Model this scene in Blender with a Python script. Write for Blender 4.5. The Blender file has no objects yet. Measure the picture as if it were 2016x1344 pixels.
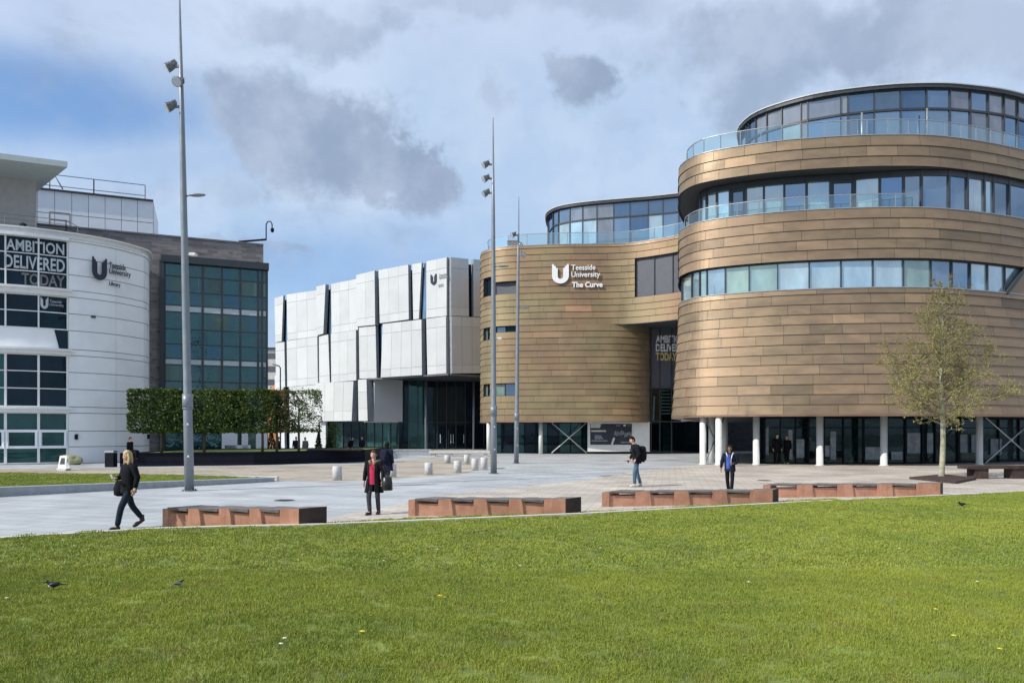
import bpy, bmesh, math, random
from mathutils import Vector, Matrix, noise
R = math.radians
rnd = random.Random(7)
scene = bpy.context.scene
COL = scene.collection
F = 1456.0; CX = 1008.0; HY = 852.0; CH = 2.0      # focal length in px, principal column, horizon row, eye height

def P(px, py, D):
    return Vector(((px-CX)*D/F, D, CH+(HY-py)*D/F))
def G(px, py):
    D = CH*F/(py-HY); return Vector(((px-CX)*D/F, D, 0))

# ------------------------------------------------------------------ mesh builder
def root_off(o):
    v = Vector((0, 0, 0))
    while o is not None:
        v += o.location; o = o.parent
    return v

class MB:
    def __init__(s): s.v=[]; s.f=[]; s.m=[]; s.t=[]; s.sm=[]
    def face(s, pts, m=0, t=0.5, sm=False):
        n=len(s.v); s.v.extend([tuple(p) for p in pts]); s.f.append(tuple(range(n,n+len(pts)))); s.m.append(m); s.t.append(t); s.sm.append(sm)
    def grid(s, rows, m=0, t=0.5, sm=True, close=False):
        n=len(s.v); w=len(rows[0])
        for r in rows: s.v.extend([tuple(p) for p in r])
        for i in range(len(rows)-1):
            for j in range(w if close else w-1):
                k=(j+1)%w
                s.f.append((n+i*w+j, n+i*w+k, n+(i+1)*w+k, n+(i+1)*w+j)); s.m.append(m); s.t.append(t); s.sm.append(sm)
    def box(s, c, size, rot=None, m=0, t=0.5, taper=1.0):
        c=Vector(c); hx,hy,hz=[q/2 for q in size]
        P8=[Vector((x*hx*(taper if z>0 else 1),y*hy*(taper if z>0 else 1),z*hz)) for z in (-1,1) for y in (-1,1) for x in (-1,1)]
        if rot is not None: P8=[rot@p for p in P8]
        n=len(s.v); s.v.extend([tuple(c+p) for p in P8])
        for q in ((0,2,3,1),(4,5,7,6),(0,1,5,4),(2,6,7,3),(0,4,6,2),(1,3,7,5)):
            s.f.append(tuple(n+i for i in q)); s.m.append(m); s.t.append(t); s.sm.append(False)
    def beam(s, a, b, w, h=None, m=0, up=(0,0,1), t=0.5):
        a=Vector(a); b=Vector(b); d=b-a; L=d.length
        if L<1e-6: return
        z=d.normalized(); u=Vector(up)
        if abs(z.dot(u))>.98: u=Vector((0,1,0)) if abs(z.y)<.9 else Vector((1,0,0))
        x=u.cross(z).normalized(); y=z.cross(x)
        rot=Matrix((x,y,z)).transposed()
        s.box((a+b)/2,(w,h or w,L),rot,m,t)
    def tube(s, pts, rad, n=8, m=0, t=0.5, cap=True, sm=True, flat=1.0):
        pts=[Vector(p) for p in pts]
        if not hasattr(rad,'__len__'): rad=[rad]*len(pts)
        rows=[]; px=None
        for i,p in enumerate(pts):
            d=(pts[min(i+1,len(pts)-1)]-pts[max(i-1,0)])
            d=d.normalized() if d.length>1e-9 else Vector((0,0,1))
            if px is None:
                u=Vector((0,1,0)) if abs(d.y)<.8 else Vector((1,0,0))
                px=(u-d*u.dot(d)).normalized()
            else:
                px=(px-d*px.dot(d)).normalized()
            py=d.cross(px)
            rows.append([p+px*math.cos(2*math.pi*k/n)*rad[i]*flat+py*math.sin(2*math.pi*k/n)*rad[i] for k in range(n)])
        b=len(s.v); s.grid(rows,m,t,sm,True)
        if cap:
            s.f.append(tuple(b+k for k in range(n))[::-1]); s.m.append(m); s.t.append(t); s.sm.append(False)
            e=b+(len(rows)-1)*n
            s.f.append(tuple(e+k for k in range(n))); s.m.append(m); s.t.append(t); s.sm.append(False)
    def ell(s, c, r, seg=12, ring=8, m=0, rot=None, t=0.5, keep=None, zmin=None):
        c=Vector(c); rows=[]
        for i in range(ring+1):
            a=math.pi*i/ring
            row=[]
            for j in range(seg):
                b=2*math.pi*j/seg
                q=Vector((math.sin(a)*math.cos(b),math.sin(a)*math.sin(b),math.cos(a)))
                w=Vector((q.x*r[0],q.y*r[1],q.z*r[2]))
                if rot is not None: w=rot@w
                w=c+w
                if zmin is not None and w.z<zmin: w.z=zmin
                row.append((w,q))
            rows.append(row)
        n=len(s.v)
        for row in rows: s.v.extend([tuple(w) for w,q in row])
        for i in range(ring):
            for j in range(seg):
                k=(j+1)%seg
                if keep:
                    q=(rows[i][j][1]+rows[i][k][1]+rows[i+1][j][1]+rows[i+1][k][1])/4
                    if not keep(q): continue
                s.f.append((n+i*seg+j,n+(i+1)*seg+j,n+(i+1)*seg+k,n+i*seg+k)); s.m.append(m); s.t.append(t); s.sm.append(True)
    def prism(s, poly, z0, z1, m=0, mt=None, t=0.5):
        n=len(poly)
        s.face([(x,y,z0) for x,y in poly][::-1],m,t); s.face([(x,y,z1) for x,y in poly],m if mt is None else mt,t)
        for i in range(n):
            a=poly[i]; b=poly[(i+1)%n]
            s.face([(a[0],a[1],z0),(b[0],b[1],z0),(b[0],b[1],z1),(a[0],a[1],z1)],m,t)
    def slab(s, quad, n, th, m=0, t=0.5):
        """polygon in space given thickness along n (outwards)"""
        q=[Vector(p) for p in quad]; n=Vector(n)*th
        o=[p+n for p in q]; k=len(q)
        s.face(o,m,t); s.face(q[::-1],m,t)
        for i in range(k):
            j=(i+1)%k; s.face([q[i],q[j],o[j],o[i]],m,t)
    def add(s, V, Fc, m=0, t=0.5, sm=True):
        n=len(s.v); s.v.extend([tuple(p) for p in V])
        for f in Fc: s.f.append(tuple(n+i for i in f)); s.m.append(m); s.t.append(t); s.sm.append(sm)
    def build(s, name, mats, parent=None, local=False, label=None, merge=False):
        if not isinstance(mats,(list,tuple)): mats=[mats]
        me=bpy.data.meshes.new(name)
        off=Vector((0,0,0)) if (parent is None or local) else root_off(parent)
        me.from_pydata([(x-off.x,y-off.y,z-off.z) for x,y,z in s.v],[],s.f)
        for mm in mats: me.materials.append(mm)
        me.polygons.foreach_set('material_index',s.m)
        me.polygons.foreach_set('use_smooth',s.sm)
        at=me.attributes.new('tone','FLOAT','FACE'); at.data.foreach_set('value',s.t)
        if merge:
            bm=bmesh.new(); bm.from_mesh(me); bmesh.ops.remove_doubles(bm,verts=bm.verts,dist=1e-4); bm.to_mesh(me); bm.free()
        me.update()
        o=bpy.data.objects.new(name,me); COL.objects.link(o)
        if parent is not None: o.parent=parent
        if label: o['label']=label
        return o

def tag(o, label=None, cat=None, group=None, kind=None):
    if label: o['label']=label
    if cat: o['category']=cat
    if group: o['group']=group
    if kind: o['kind']=kind
    return o
def thing(name, loc, label, cat, group=None, rz=0, scale=1):
    o=bpy.data.objects.new(name,None); COL.objects.link(o)
    o.location=loc; o.rotation_euler=(0,0,rz); o.scale=(scale,)*3; o.empty_display_size=.2
    return tag(o,label,cat,group)
def copy_tree(o, parent=None):
    c=o.copy(); COL.objects.link(c)
    if parent is not None: c.parent=parent
    for ch in list(o.children): copy_tree(ch,c)
    return c

# ------------------------------------------------------------------ materials
class NT:
    def __init__(s, nt): s.nt=nt; s.n=nt.nodes; s.l=nt.links
    def new(s, ty, **kw):
        n=s.n.new(ty)
        for k,v in kw.items(): setattr(n,k,v)
        return n
    def set(s, sock, v):
        if isinstance(v,bpy.types.NodeSocket): s.l.new(v,sock)
        else: sock.default_value=v
    def math(s, op, a, b=0.0, c=None, clamp=False):
        n=s.new('ShaderNodeMath',operation=op); n.use_clamp=clamp
        s.set(n.inputs[0],a); s.set(n.inputs[1],b)
        if c is not None: s.set(n.inputs[2],c)
        return n.outputs[0]
    def mix(s, f, a, b, blend='MIX'):
        n=s.new('ShaderNodeMix',data_type='RGBA',blend_type=blend)
        s.set(n.inputs[0],f)
        s.set(n.inputs[6],a if isinstance(a,bpy.types.NodeSocket) else (*a[:3],1)); s.set(n.inputs[7],b if isinstance(b,bpy.types.NodeSocket) else (*b[:3],1))
        return n.outputs[2]
    def ramp(s, f, stops, interp='LINEAR'):
        n=s.new('ShaderNodeValToRGB'); n.color_ramp.interpolation=interp
        e=n.color_ramp.elements
        while len(e)<len(stops): e.new(.5)
        for i,(p,c) in enumerate(stops):
            e[i].position=p; e[i].color=(*c,1) if len(c)==3 else c
        s.set(n.inputs[0],f); return n.outputs[0]
    def mapr(s, v, a, b, c=0.0, d=1.0, smooth=True):
        n=s.new('ShaderNodeMapRange'); n.interpolation_type='SMOOTHSTEP' if smooth else 'LINEAR'
        s.set(n.inputs[0],v); n.inputs[1].default_value=a; n.inputs[2].default_value=b; n.inputs[3].default_value=c; n.inputs[4].default_value=d
        return n.outputs[0]
    def noise(s, vec, scale, detail=4, rough=.55, dim='3D', dist=0):
        n=s.new('ShaderNodeTexNoise',noise_dimensions=dim)
        if vec is not None: s.l.new(vec,n.inputs['Vector'])
        n.inputs['Scale'].default_value=scale; n.inputs['Detail'].default_value=detail; n.inputs['Roughness'].default_value=rough; n.inputs['Distortion'].default_value=dist
        return n.outputs[0]
    def coord(s, which='Object'):
        return s.new('ShaderNodeTexCoord').outputs[which]
    def mapping(s, v, scale=(1,1,1), rot=(0,0,0), loc=(0,0,0)):
        n=s.new('ShaderNodeMapping'); s.l.new(v,n.inputs[0]); n.inputs['Scale'].default_value=scale; n.inputs['Rotation'].default_value=rot; n.inputs['Location'].default_value=loc
        return n.outputs[0]
    def bump(s, h, strength=.3, dist=.02):
        n=s.new('ShaderNodeBump'); n.inputs['Strength'].default_value=strength; n.inputs['Distance'].default_value=dist
        s.l.new(h,n.inputs['Height']); return n.outputs[0]

def newmat(name):
    m=bpy.data.materials.new(name); m.use_nodes=True
    N=NT(m.node_tree); bs=N.n['Principled BSDF']
    return m,N,bs
def setb(N,bs,**kw):
    names=dict(col='Base Color',rough='Roughness',metal='Metallic',spec='Specular IOR Level',normal='Normal',alpha='Alpha',trans='Transmission Weight')
    for k,v in kw.items():
        sk=bs.inputs[names[k]]
        if k=='col' and not isinstance(v,bpy.types.NodeSocket): v=(*v[:3],1)
        N.set(sk,v)
def simple(name, col, rough=.6, metal=0, spec=.5, var=.12, nscale=3.0, bump=0, bscale=40, grime=0):
    m,N,bs=newmat(name)
    co=N.coord()
    n1=N.noise(co,nscale,5)
    c=N.mix(N.mapr(n1,.3,.7), [q*(1-var) for q in col], [min(1,q*(1+var)) for q in col])
    if grime:
        n2=N.noise(N.mapping(co,(1,1,.15)),2.0,5,.6)
        c=N.mix(N.math('MULTIPLY',N.mapr(n2,.5,.75),grime),c,[q*.45 for q in col])
    setb(N,bs,col=c,rough=N.mapr(n1,.2,.8,max(0,rough-.07),min(1,rough+.07)),metal=metal,spec=spec)
    if bump:
        setb(N,bs,normal=N.bump(N.noise(co,bscale,4),bump,.01))
    return m
def tonal(name, stops, rough=.6, metal=0, var=.1, nscale=2, bump=0, bscale=30, spec=.5, stretch=(1,1,1), rvar=.08, tints=None):
    """colour of every face picked by its own tone (each panel, slab or leaf has its colour)"""
    m,N,bs=newmat(name)
    a=N.new('ShaderNodeAttribute',attribute_name='tone')
    c=N.ramp(a.outputs['Fac'],stops)
    co=N.mapping(N.coord(),stretch)
    n1=N.noise(co,nscale,5)
    if tints:
        n7=N.noise(N.coord(),.13,4,.6); n8=N.noise(N.mapping(N.coord(),(1.5,1.5,.12)),1.1,5,.65)
        c=N.mix(.55,c,N.mix(N.mapr(n7,.38,.62),tints[0],tints[1]),'MULTIPLY'); c=N.mix(N.math('MULTIPLY',N.mapr(n8,.5,.75),.35),c,tints[2])
    mul=N.mapr(n1,.25,.75,1-var,1+var)
    vm=N.new('ShaderNodeVectorMath',operation='SCALE'); N.l.new(c,vm.inputs[0]); N.l.new(mul,vm.inputs['Scale'])
    setb(N,bs,col=vm.outputs[0],rough=N.mapr(n1,.3,.7,rough-rvar,rough+rvar),metal=metal,spec=spec)
    if bump: setb(N,bs,normal=N.bump(N.noise(co,bscale,3),bump,.01))
    return m
def coated_glass(name, base, refl=.4, tint=(.8,.9,1), rough=.02, wav=.02, wscale=.5, metal=0, fres=.5):
    """opaque solar-control glazing: a dark or blinded room behind a mirror coat"""
    m,N,bs=newmat(name)
    co=N.coord(); n=N.noise(N.mapping(co,(1,1,.4)),.9,4)
    a=N.new('ShaderNodeAttribute',attribute_name='tone').outputs['Fac']
    c=N.mix(N.mapr(n,.3,.75),[q*.7 for q in base],[min(1,q*1.25) for q in base])
    mul=N.mapr(a,0,1,.6,1.4,False)
    vm=N.new('ShaderNodeVectorMath',operation='SCALE'); N.l.new(c,vm.inputs[0]); N.l.new(mul,vm.inputs['Scale'])
    d=N.new('ShaderNodeBsdfDiffuse'); N.l.new(vm.outputs[0],d.inputs[0])
    g=N.new('ShaderNodeBsdfGlossy'); g.inputs['Color'].default_value=(*tint,1); g.inputs['Roughness'].default_value=rough
    bp=N.bump(N.noise(co,wscale,2),wav,.3); N.l.new(bp,g.inputs['Normal'])
    lw=N.new('ShaderNodeLayerWeight'); lw.inputs[0].default_value=.35
    fac=N.math('ADD',refl,N.math('MULTIPLY',lw.outputs['Fresnel'],fres),clamp=True)
    mx=N.new('ShaderNodeMixShader'); N.l.new(fac,mx.inputs[0]); N.l.new(d.outputs[0],mx.inputs[1]); N.l.new(g.outputs[0],mx.inputs[2])
    N.l.new(mx.outputs[0],N.n['Material Output'].inputs[0]); N.n.remove(bs)
    return m
def clear_glass(name, tint=(.5,.62,.6), refl=.06, tintg=(1,1,1), fres=.7):
    m,N,bs=newmat(name)
    t=N.new('ShaderNodeBsdfTransparent'); t.inputs[0].default_value=(*tint,1)
    g=N.new('ShaderNodeBsdfGlossy'); g.inputs['Roughness'].default_value=.02; g.inputs['Color'].default_value=(*tintg,1)
    bp=N.bump(N.noise(N.coord(),.6,2),.02,.3); N.l.new(bp,g.inputs['Normal'])
    lw=N.new('ShaderNodeLayerWeight'); lw.inputs[0].default_value=.3
    fac=N.math('ADD',refl,N.math('MULTIPLY',lw.outputs['Fresnel'],fres),clamp=True)
    mx=N.new('ShaderNodeMixShader'); N.l.new(fac,mx.inputs[0]); N.l.new(t.outputs[0],mx.inputs[1]); N.l.new(g.outputs[0],mx.inputs[2])
    N.l.new(mx.outputs[0],N.n['Material Output'].inputs[0]); N.n.remove(bs)
    return m
def paving(name, c1, c2, mortar, w, h, rot=0, rough=.7, msize=.012, patch=.25):
    m,N,bs=newmat(name)
    co=N.mapping(N.coord(),rot=(0,0,rot))
    b=N.new('ShaderNodeTexBrick'); N.l.new(co,b.inputs['Vector'])
    b.inputs['Color1'].default_value=(*c1,1); b.inputs['Color2'].default_value=(*c2,1); b.inputs['Mortar'].default_value=(*mortar,1)
    b.inputs['Scale'].default_value=1; b.inputs['Mortar Size'].default_value=msize; b.inputs['Brick Width'].default_value=w; b.inputs['Row Height'].default_value=h
    b.inputs['Mortar Smooth'].default_value=.3; b.inputs['Bias'].default_value=0
    n1=N.noise(co,.35,6,.6); n2=N.noise(N.mapping(co,(.3,2,1)),.5,5,.6); n3=N.noise(co,60,3)
    k=N.math('MULTIPLY',N.mapr(n1,.3,.7,1-patch,1+patch*.4),N.mapr(n2,.35,.7,1-patch*.6,1.06))
    k=N.math('MULTIPLY',k,N.mapr(n3,.2,.8,.9,1.1)); n4=N.noise(co,1.6,6,.7); k=N.math('MULTIPLY',k,N.mapr(n4,.60,.70,1,.86)); n5=N.noise(co,7,2,.4); k=N.math('MULTIPLY',k,N.mapr(n5,.72,.76,1,.72))
    vm=N.new('ShaderNodeVectorMath',operation='SCALE'); N.l.new(b.outputs['Color'],vm.inputs[0]); N.l.new(k,vm.inputs['Scale'])
    setb(N,bs,col=vm.outputs[0],rough=N.mapr(n1,.3,.7,rough-.15,rough+.1),spec=.35,normal=N.bump(n3,.15,.005))
    return m

M={}
M['bronze']=tonal('bronze_shingles',[(0,(.15,.112,.078)),(.3,(.235,.175,.118)),(.6,(.33,.235,.155)),(.85,(.42,.30,.185)),(1,(.50,.36,.21))],rough=.5,metal=.42,var=.13,tints=((1.0,1.0,.88),(1.0,.93,.84),(.20,.17,.13)),nscale=.8,stretch=(1,1,2.5),bump=.05,bscale=3)
M['bronze_red']=tonal('reddish_bronze',[(0,(.20,.13,.10)),(.5,(.30,.19,.135)),(1,(.42,.26,.17))],rough=.4,metal=.55,var=.12,nscale=.8)
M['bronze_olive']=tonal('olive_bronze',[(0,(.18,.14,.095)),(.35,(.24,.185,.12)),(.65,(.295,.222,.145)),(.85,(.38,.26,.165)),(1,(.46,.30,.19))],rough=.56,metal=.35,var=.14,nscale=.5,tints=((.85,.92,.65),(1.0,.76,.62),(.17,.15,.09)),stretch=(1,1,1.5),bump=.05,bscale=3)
M['backing']=simple('dark_joint',(.03,.028,.026),.9,var=.2)
M['darkframe']=simple('dark_grey_frame',(.035,.042,.05),.45,var=.15)
M['black']=simple('black_metal',(.007,.008,.015),.6,var=.2,spec=.15)
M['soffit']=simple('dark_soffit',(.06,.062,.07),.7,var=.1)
M['roof']=simple('roof_membrane',(.3,.3,.3),.9)
M['white_trim']=simple('white_trim',(.75,.76,.76),.45,var=.04)
M['column']=simple('off_white_column',(.66,.67,.65),.45,var=.05,grime=.2)
M['g_light']=coated_glass('glass_over_pale_blind',(.30,.42,.45),.36,(.80,.92,1.0))
M['g_green']=coated_glass('glass_over_green_blind',(.22,.32,.27),.28,(.8,.95,.92))
M['g_mid']=coated_glass('blue_glass',(.05,.09,.13),.34,(.62,.80,1.0))
M['g_dark']=coated_glass('dark_blue_glass',(.025,.05,.085),.22,(.58,.78,1.0))
M['g_grey']=coated_glass('grey_panel_glass',(.16,.17,.18),.22,(.8,.86,.95),rough=.12)
M['g_navy']=coated_glass('navy_glass',(.010,.018,.027),.02,(.45,.65,.8),fres=.22)
M['g_teal']=coated_glass('teal_glass',(.018,.058,.058),.05,(.45,.8,.82),fres=.28)
M['g_lobby']=clear_glass('lobby_glass',(.46,.62,.62),.025,(.6,.85,.9),.3)
M['g_rail']=clear_glass('balustrade_glass',(.72,.86,.86),.16,(.9,1,1))
M['steel']=simple('galvanised_steel',(.36,.39,.41),.42,metal=.6,var=.08)
M['steel_dark']=simple('dark_galvanised',(.16,.17,.18),.5,metal=.5,var=.1)
M['lens']=simple('lamp_glass',(.5,.52,.55),.1,var=.05)
M['louvre']=simple('charcoal_panel',(.085,.09,.11),.5,var=.08)
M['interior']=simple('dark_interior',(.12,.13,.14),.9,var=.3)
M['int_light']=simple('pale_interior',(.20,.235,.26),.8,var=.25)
M['rim']=simple('roof_rim',(.5,.52,.53),.5,var=.05)
M['sign_white']=simple('white_lettering',(.82,.83,.84),.4,var=.02)
M['sign_dark']=simple('dark_lettering',(.015,.02,.04),.4,var=.05)
M['sign_grey']=simple('grey_lettering',(.16,.16,.15),.5,var=.05)
M['sign_gold']=simple('gold_lettering',(.72,.52,.22),.4,var=.05)
M['concrete']=simple('pale_concrete',(.50,.50,.47),.85,var=.1,nscale=2,bump=.2,grime=.35)
M['granite']=simple('grey_granite',(.30,.32,.34),.7,var=.12,nscale=6,bump=.15)
M['bollard']=simple('white_granite',(.52,.53,.53),.75,var=.1,nscale=8,bump=.15,grime=.4)
M['edging']=simple('lawn_edging',(.62,.58,.50),.8,var=.12,nscale=3,bump=.2)
# ------------------------------------------------------------------ camera, light, sky
cam=bpy.data.cameras.new('camera'); camo=bpy.data.objects.new('camera',cam); COL.objects.link(camo)
camo.location=(0,0,CH); camo.rotation_euler=(R(90),0,0)
cam.sensor_width=36; cam.lens=36*F/2016; cam.shift_y=(HY-672)/2016; cam.clip_end=5000; cam.clip_start=.05
scene.camera=camo
SUN_EL=R(38)
sdir=Vector((-.87,-.49,0)).normalized()
sv=Vector((sdir.x*math.cos(SUN_EL),sdir.y*math.cos(SUN_EL),math.sin(SUN_EL)))
sl=bpy.data.lights.new('sun','SUN'); sl.energy=4.5; sl.angle=R(.6); sl.color=(1,.94,.85)
so=bpy.data.objects.new('sun',sl); COL.objects.link(so); so.location=(-30,-20,60)
so.rotation_euler=(-sv).to_track_quat('-Z','Y').to_euler()
scene.view_settings.view_transform='Standard'; scene.view_settings.look='None'; scene.view_settings.gamma=1; scene.view_settings.exposure=0

w=bpy.data.worlds.new('World'); scene.world=w; w.use_nodes=True
N=NT(w.node_tree)
for n in list(N.n): N.n.remove(n)
sky=N.new('ShaderNodeTexSky',sky_type='NISHITA'); sky.sun_disc=False; sky.sun_elevation=SUN_EL
sky.sun_rotation=math.atan2(sv.x,sv.y); sky.air_density=1.0; sky.dust_density=1.5; sky.ozone_density=1.2
bg1=N.new('ShaderNodeBackground'); skc=N.mix(1.0,sky.outputs[0],(.64,.93,1.22),'MULTIPLY'); N.l.new(skc,bg1.inputs[0]); bg1.inputs[1].default_value=.15
co=N.coord('Generated')
sep=N.new('ShaderNodeSeparateXYZ'); N.l.new(co,sep.inputs[0])
X,Y,Z=sep.outputs
ys=N.math('MAXIMUM',Y,.02)
u=N.math('DIVIDE',X,ys); v=N.math('DIVIDE',Z,ys)
front=N.mapr(Y,.05,.3)
# domain: a cloud deck seen in perspective
zz=N.math('ADD',N.math('MAXIMUM',Z,0.0),.22)
cmb=N.new('ShaderNodeCombineXYZ'); N.l.new(N.math('DIVIDE',X,zz),cmb.inputs[0]); N.l.new(N.math('DIVIDE',Y,zz),cmb.inputs[1])
deck=cmb.outputs[0]
nz=N.new('ShaderNodeTexNoise'); N.l.new(co,nz.inputs['Vector']); nz.inputs['Scale'].default_value=4.5; nz.inputs['Detail'].default_value=7; nz.inputs['Roughness'].default_value=.58
sp=N.new('ShaderNodeSeparateColor'); N.l.new(nz.outputs['Color'],sp.inputs[0])
nz2=N.noise(co,14,7,.6)
du=N.math('MULTIPLY',N.math('SUBTRACT',sp.outputs[0],.5),.55); dv=N.math('MULTIPLY',N.math('SUBTRACT',sp.outputs[1],.5),.30)
u2=N.math('ADD',u,du); v2=N.math('ADD',v,dv)
def blob(cx,cy,rx,ry,soft=.5,rot=0,a=None,b=None,amp=.8):
    cu=(cx-CX)/F; cv=(HY-cy)/F
    U=N.math('SUBTRACT',u2 if a is None else a,cu); V=N.math('SUBTRACT',v2 if b is None else b,cv)
    c,s=math.cos(rot),math.sin(rot)
    U2=N.math('ADD',N.math('MULTIPLY',U,c),N.math('MULTIPLY',V,s)); V2=N.math('SUBTRACT',N.math('MULTIPLY',V,c),N.math('MULTIPLY',U,s))
    d=N.math('SQRT',N.math('ADD',N.math('POWER',N.math('ABSOLUTE',N.math('DIVIDE',U2,rx/F)),2),N.math('POWER',N.math('ABSOLUTE',N.math('DIVIDE',V2,ry/F)),2)))
    d=N.math('ADD',d,N.math('MULTIPLY',N.math('SUBTRACT',nz2,.5),amp))
    return N.math('MULTIPLY',N.mapr(d,1-soft*.5,1+soft,1,0),front)
def mx(*a):
    o=a[0]
    for q in a[1:]: o=N.math('MAXIMUM',o,q)
    return o
grey=mx(blob(580,245,160,100,.4,-.45),blob(735,315,130,58,.35,-.5),blob(500,205,85,60,.55),
        blob(1180,165,75,58,.45,-.3),N.math('MULTIPLY',blob(960,200,50,36,.8),.7),
        N.math('MULTIPLY',blob(1640,65,290,70,.6),.85),N.math('MULTIPLY',blob(1950,50,110,90,.6),.85),N.math('MULTIPLY',blob(1480,130,120,45,.7),.8),
        N.math('MULTIPLY',blob(640,35,90,38,.8),.7),N.math('MULTIPLY',blob(1060,0,300,30,.9),.5),
        N.math('MULTIPLY',blob(465,455,55,14,.8),.6),N.math('MULTIPLY',blob(150,330,90,34,1.0),.45),N.math('MULTIPLY',blob(400,325,45,26,1.0),.4))
wisp=N.noise(N.mapping(co,(1,1,2.2)),5.5,8,.62)
grey=N.math('MAXIMUM',grey,N.math('MULTIPLY',N.mapr(wisp,.52,.72),N.math('MULTIPLY',front,.45)))
nd=N.noise(deck,1.4,7,.6)
other=N.math('MULTIPLY',N.mapr(nd,.52,.70),N.math('SUBTRACT',1,N.math('MULTIPLY',front,.85)))
grey=N.math('MAXIMUM',grey,other)
blue=mx(N.math('MULTIPLY',blob(20,190,330,70,1.1,-.12,u,v,.5),1.0),N.math('MULTIPLY',blob(640,530,230,60,1.3,0,u,v,.4),.65),N.math('MULTIPLY',blob(330,300,160,50,1.4,0,u,v,.6),.35))
nv=N.noise(deck,2.6,6,.6); nv2=N.noise(co,2.2,6,.6)
veil=N.math('ADD',.90,N.math('MULTIPLY',N.mapr(nv2,.3,.7,-.25,.25),.5),clamp=True)
veil=N.math('MULTIPLY',veil,N.math('SUBTRACT',1,N.math('MULTIPLY',blue,.80)))
back=N.math('SUBTRACT',1,front)
veil=N.math('ADD',N.math('MULTIPLY',veil,front),N.math('MULTIPLY',N.mapr(nv,.35,.6,.35,.95),back))
hazew=N.mapr(Z,0,.3,1,0)
# colours of the cloud veil
lightc=N.mix(N.mapr(nz2,.3,.7),(.51,.665,.88),(.60,.73,.92))
lightc=N.mix(N.mapr(v,.40,.6),lightc,(.62,.73,.93)); lightc=N.mix(N.mapr(Y,-.2,.1,1,0),lightc,(.64,.72,.87))
nz3=N.noise(co,7,6,.6)
darkc=N.mix(N.mapr(nz3,.36,.62),(.30,.385,.54),(.45,.54,.71)); darkc=N.mix(N.mapr(Y,-.2,.1,1,0),darkc,(.34,.39,.49))
bg2=N.new('ShaderNodeBackground'); N.l.new(lightc,bg2.inputs[0]); bg2.inputs[1].default_value=1.0
bg3=N.new('ShaderNodeBackground'); N.l.new(darkc,bg3.inputs[0]); bg3.inputs[1].default_value=1.0
m1=N.new('ShaderNodeMixShader'); N.l.new(veil,m1.inputs[0]); N.l.new(bg1.outputs[0],m1.inputs[1]); N.l.new(bg2.outputs[0],m1.inputs[2])
m2=N.new('ShaderNodeMixShader'); N.l.new(N.math('MULTIPLY',grey,.9),m2.inputs[0]); N.l.new(m1.outputs[0],m2.inputs[1]); N.l.new(bg3.outputs[0],m2.inputs[2])
wo=N.new('ShaderNodeOutputWorld'); N.l.new(m2.outputs[0],wo.inputs[0])

# ------------------------------------------------------------------ ground
M['ground']=simple('far_ground',(.16,.16,.15),.9,var=.25,nscale=.05)
M['pave_grey']=paving('grey_granite_paving',(.42,.44,.45),(.49,.51,.515),(.27,.29,.30),1.2,.6,R(20),.6,.018,.16)
M['pave_tan']=paving('tan_paving',(.40,.35,.28),(.50,.44,.36),(.28,.245,.20),.6,.3,R(20),.7,.018,.22)
M['pave_beige']=paving('beige_paving',(.50,.445,.375),(.60,.54,.465),(.34,.30,.26),.6,.3,R(12),.65,.018,.22)
M['soil']=simple('turf_soil',(.15,.19,.04),.95,var=.3,nscale=1.2)
def sheet(name, poly, z, mat, label=None):
    mb=MB(); mb.face([(p[0],p[1],z) for p in poly]); o=mb.build(name,mat); tag(o,None,None,None,'structure'); return o
sheet('ground',[(-1500,-400),(1500,-400),(1500,2500),(-1500,2500)],0,M['ground'])
sheet('plaza',[(-70,-10),(70,-10),(70,120),(-70,120)],.004,M['pave_grey'])
lawn_edge=[(-500,1112),(-250,1086),(0,1066),(160,1056),(300,1047),(420,1043),(640,1038),(800,1031),(1150,1016),(1550,994),(1873,978),(2016,971),(2400,953)]
LE=[G(*p) for p in lawn_edge]
be=[(590,1050),(640,1022),(720,1006),(800,990),(860,976),(1000,962),(1150,946),(1240,930),(1330,918),(1450,912)]
BE=[G(*p) for p in be]
sheet('beige_path',[(p.x,p.y) for p in BE]+[(60,49),(60,22)]+[(p.x,p.y-.3) for p in LE[::-1] if p.x>-5.5],.008,M['pave_beige'])
tn=[(-100,922),(150,921),(250,921),(700,914),(800,906),(850,902),(960,901),(985,908),(960,921),(900,934),(840,938),(770,943),(660,949),(560,946),(330,950),(-100,960)]
sheet('tan_path',[(G(*p).x,G(*p).y) for p in tn],.008,M['pave_tan'])
# the lawn: very slightly domed sheet
def lawn_h(x,y):
    return .05+.035*noise.noise(Vector((x*.18,y*.18,1.3)))+.012*noise.noise(Vector((x*.9,y*.9,4)))
import bisect
def edge_y(x):
    for a,b in zip(LE,LE[1:]):
        if a.x<=x<=b.x:
            t=(x-a.x)/(b.x-a.x); return a.y+(b.y-a.y)*t
    return LE[0].y if x<LE[0].x else LE[-1].y
mb=MB(); nx=150
rows=[]
for j in range(61):
    row=[]
    for i in range(nx+1):
        x=LE[0].x+(LE[-1].x-LE[0].x)*i/nx; y1=edge_y(x); y=-4+(y1+4)*j/60
        row.append((x,y,lawn_h(x,y) if j<60 else .012))
    rows.append(row)
mb.grid(rows)
lawn=mb.build('lawn',M['soil']); tag(lawn,None,None,None,'structure')
mb=MB()
for a,b in zip(LE,LE[1:]):
    d=(b-a).normalized(); n=Vector((-d.y,d.x,0))
    mb.prism([(a.x,a.y),(b.x,b.y),(b.x+n.x*.13,b.y+n.y*.15),(a.x+n.x*.15,a.y+n.y*.15)],.0,.078)
tag(mb.build('kerb',M['edging']),None,None,None,'structure')
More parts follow.
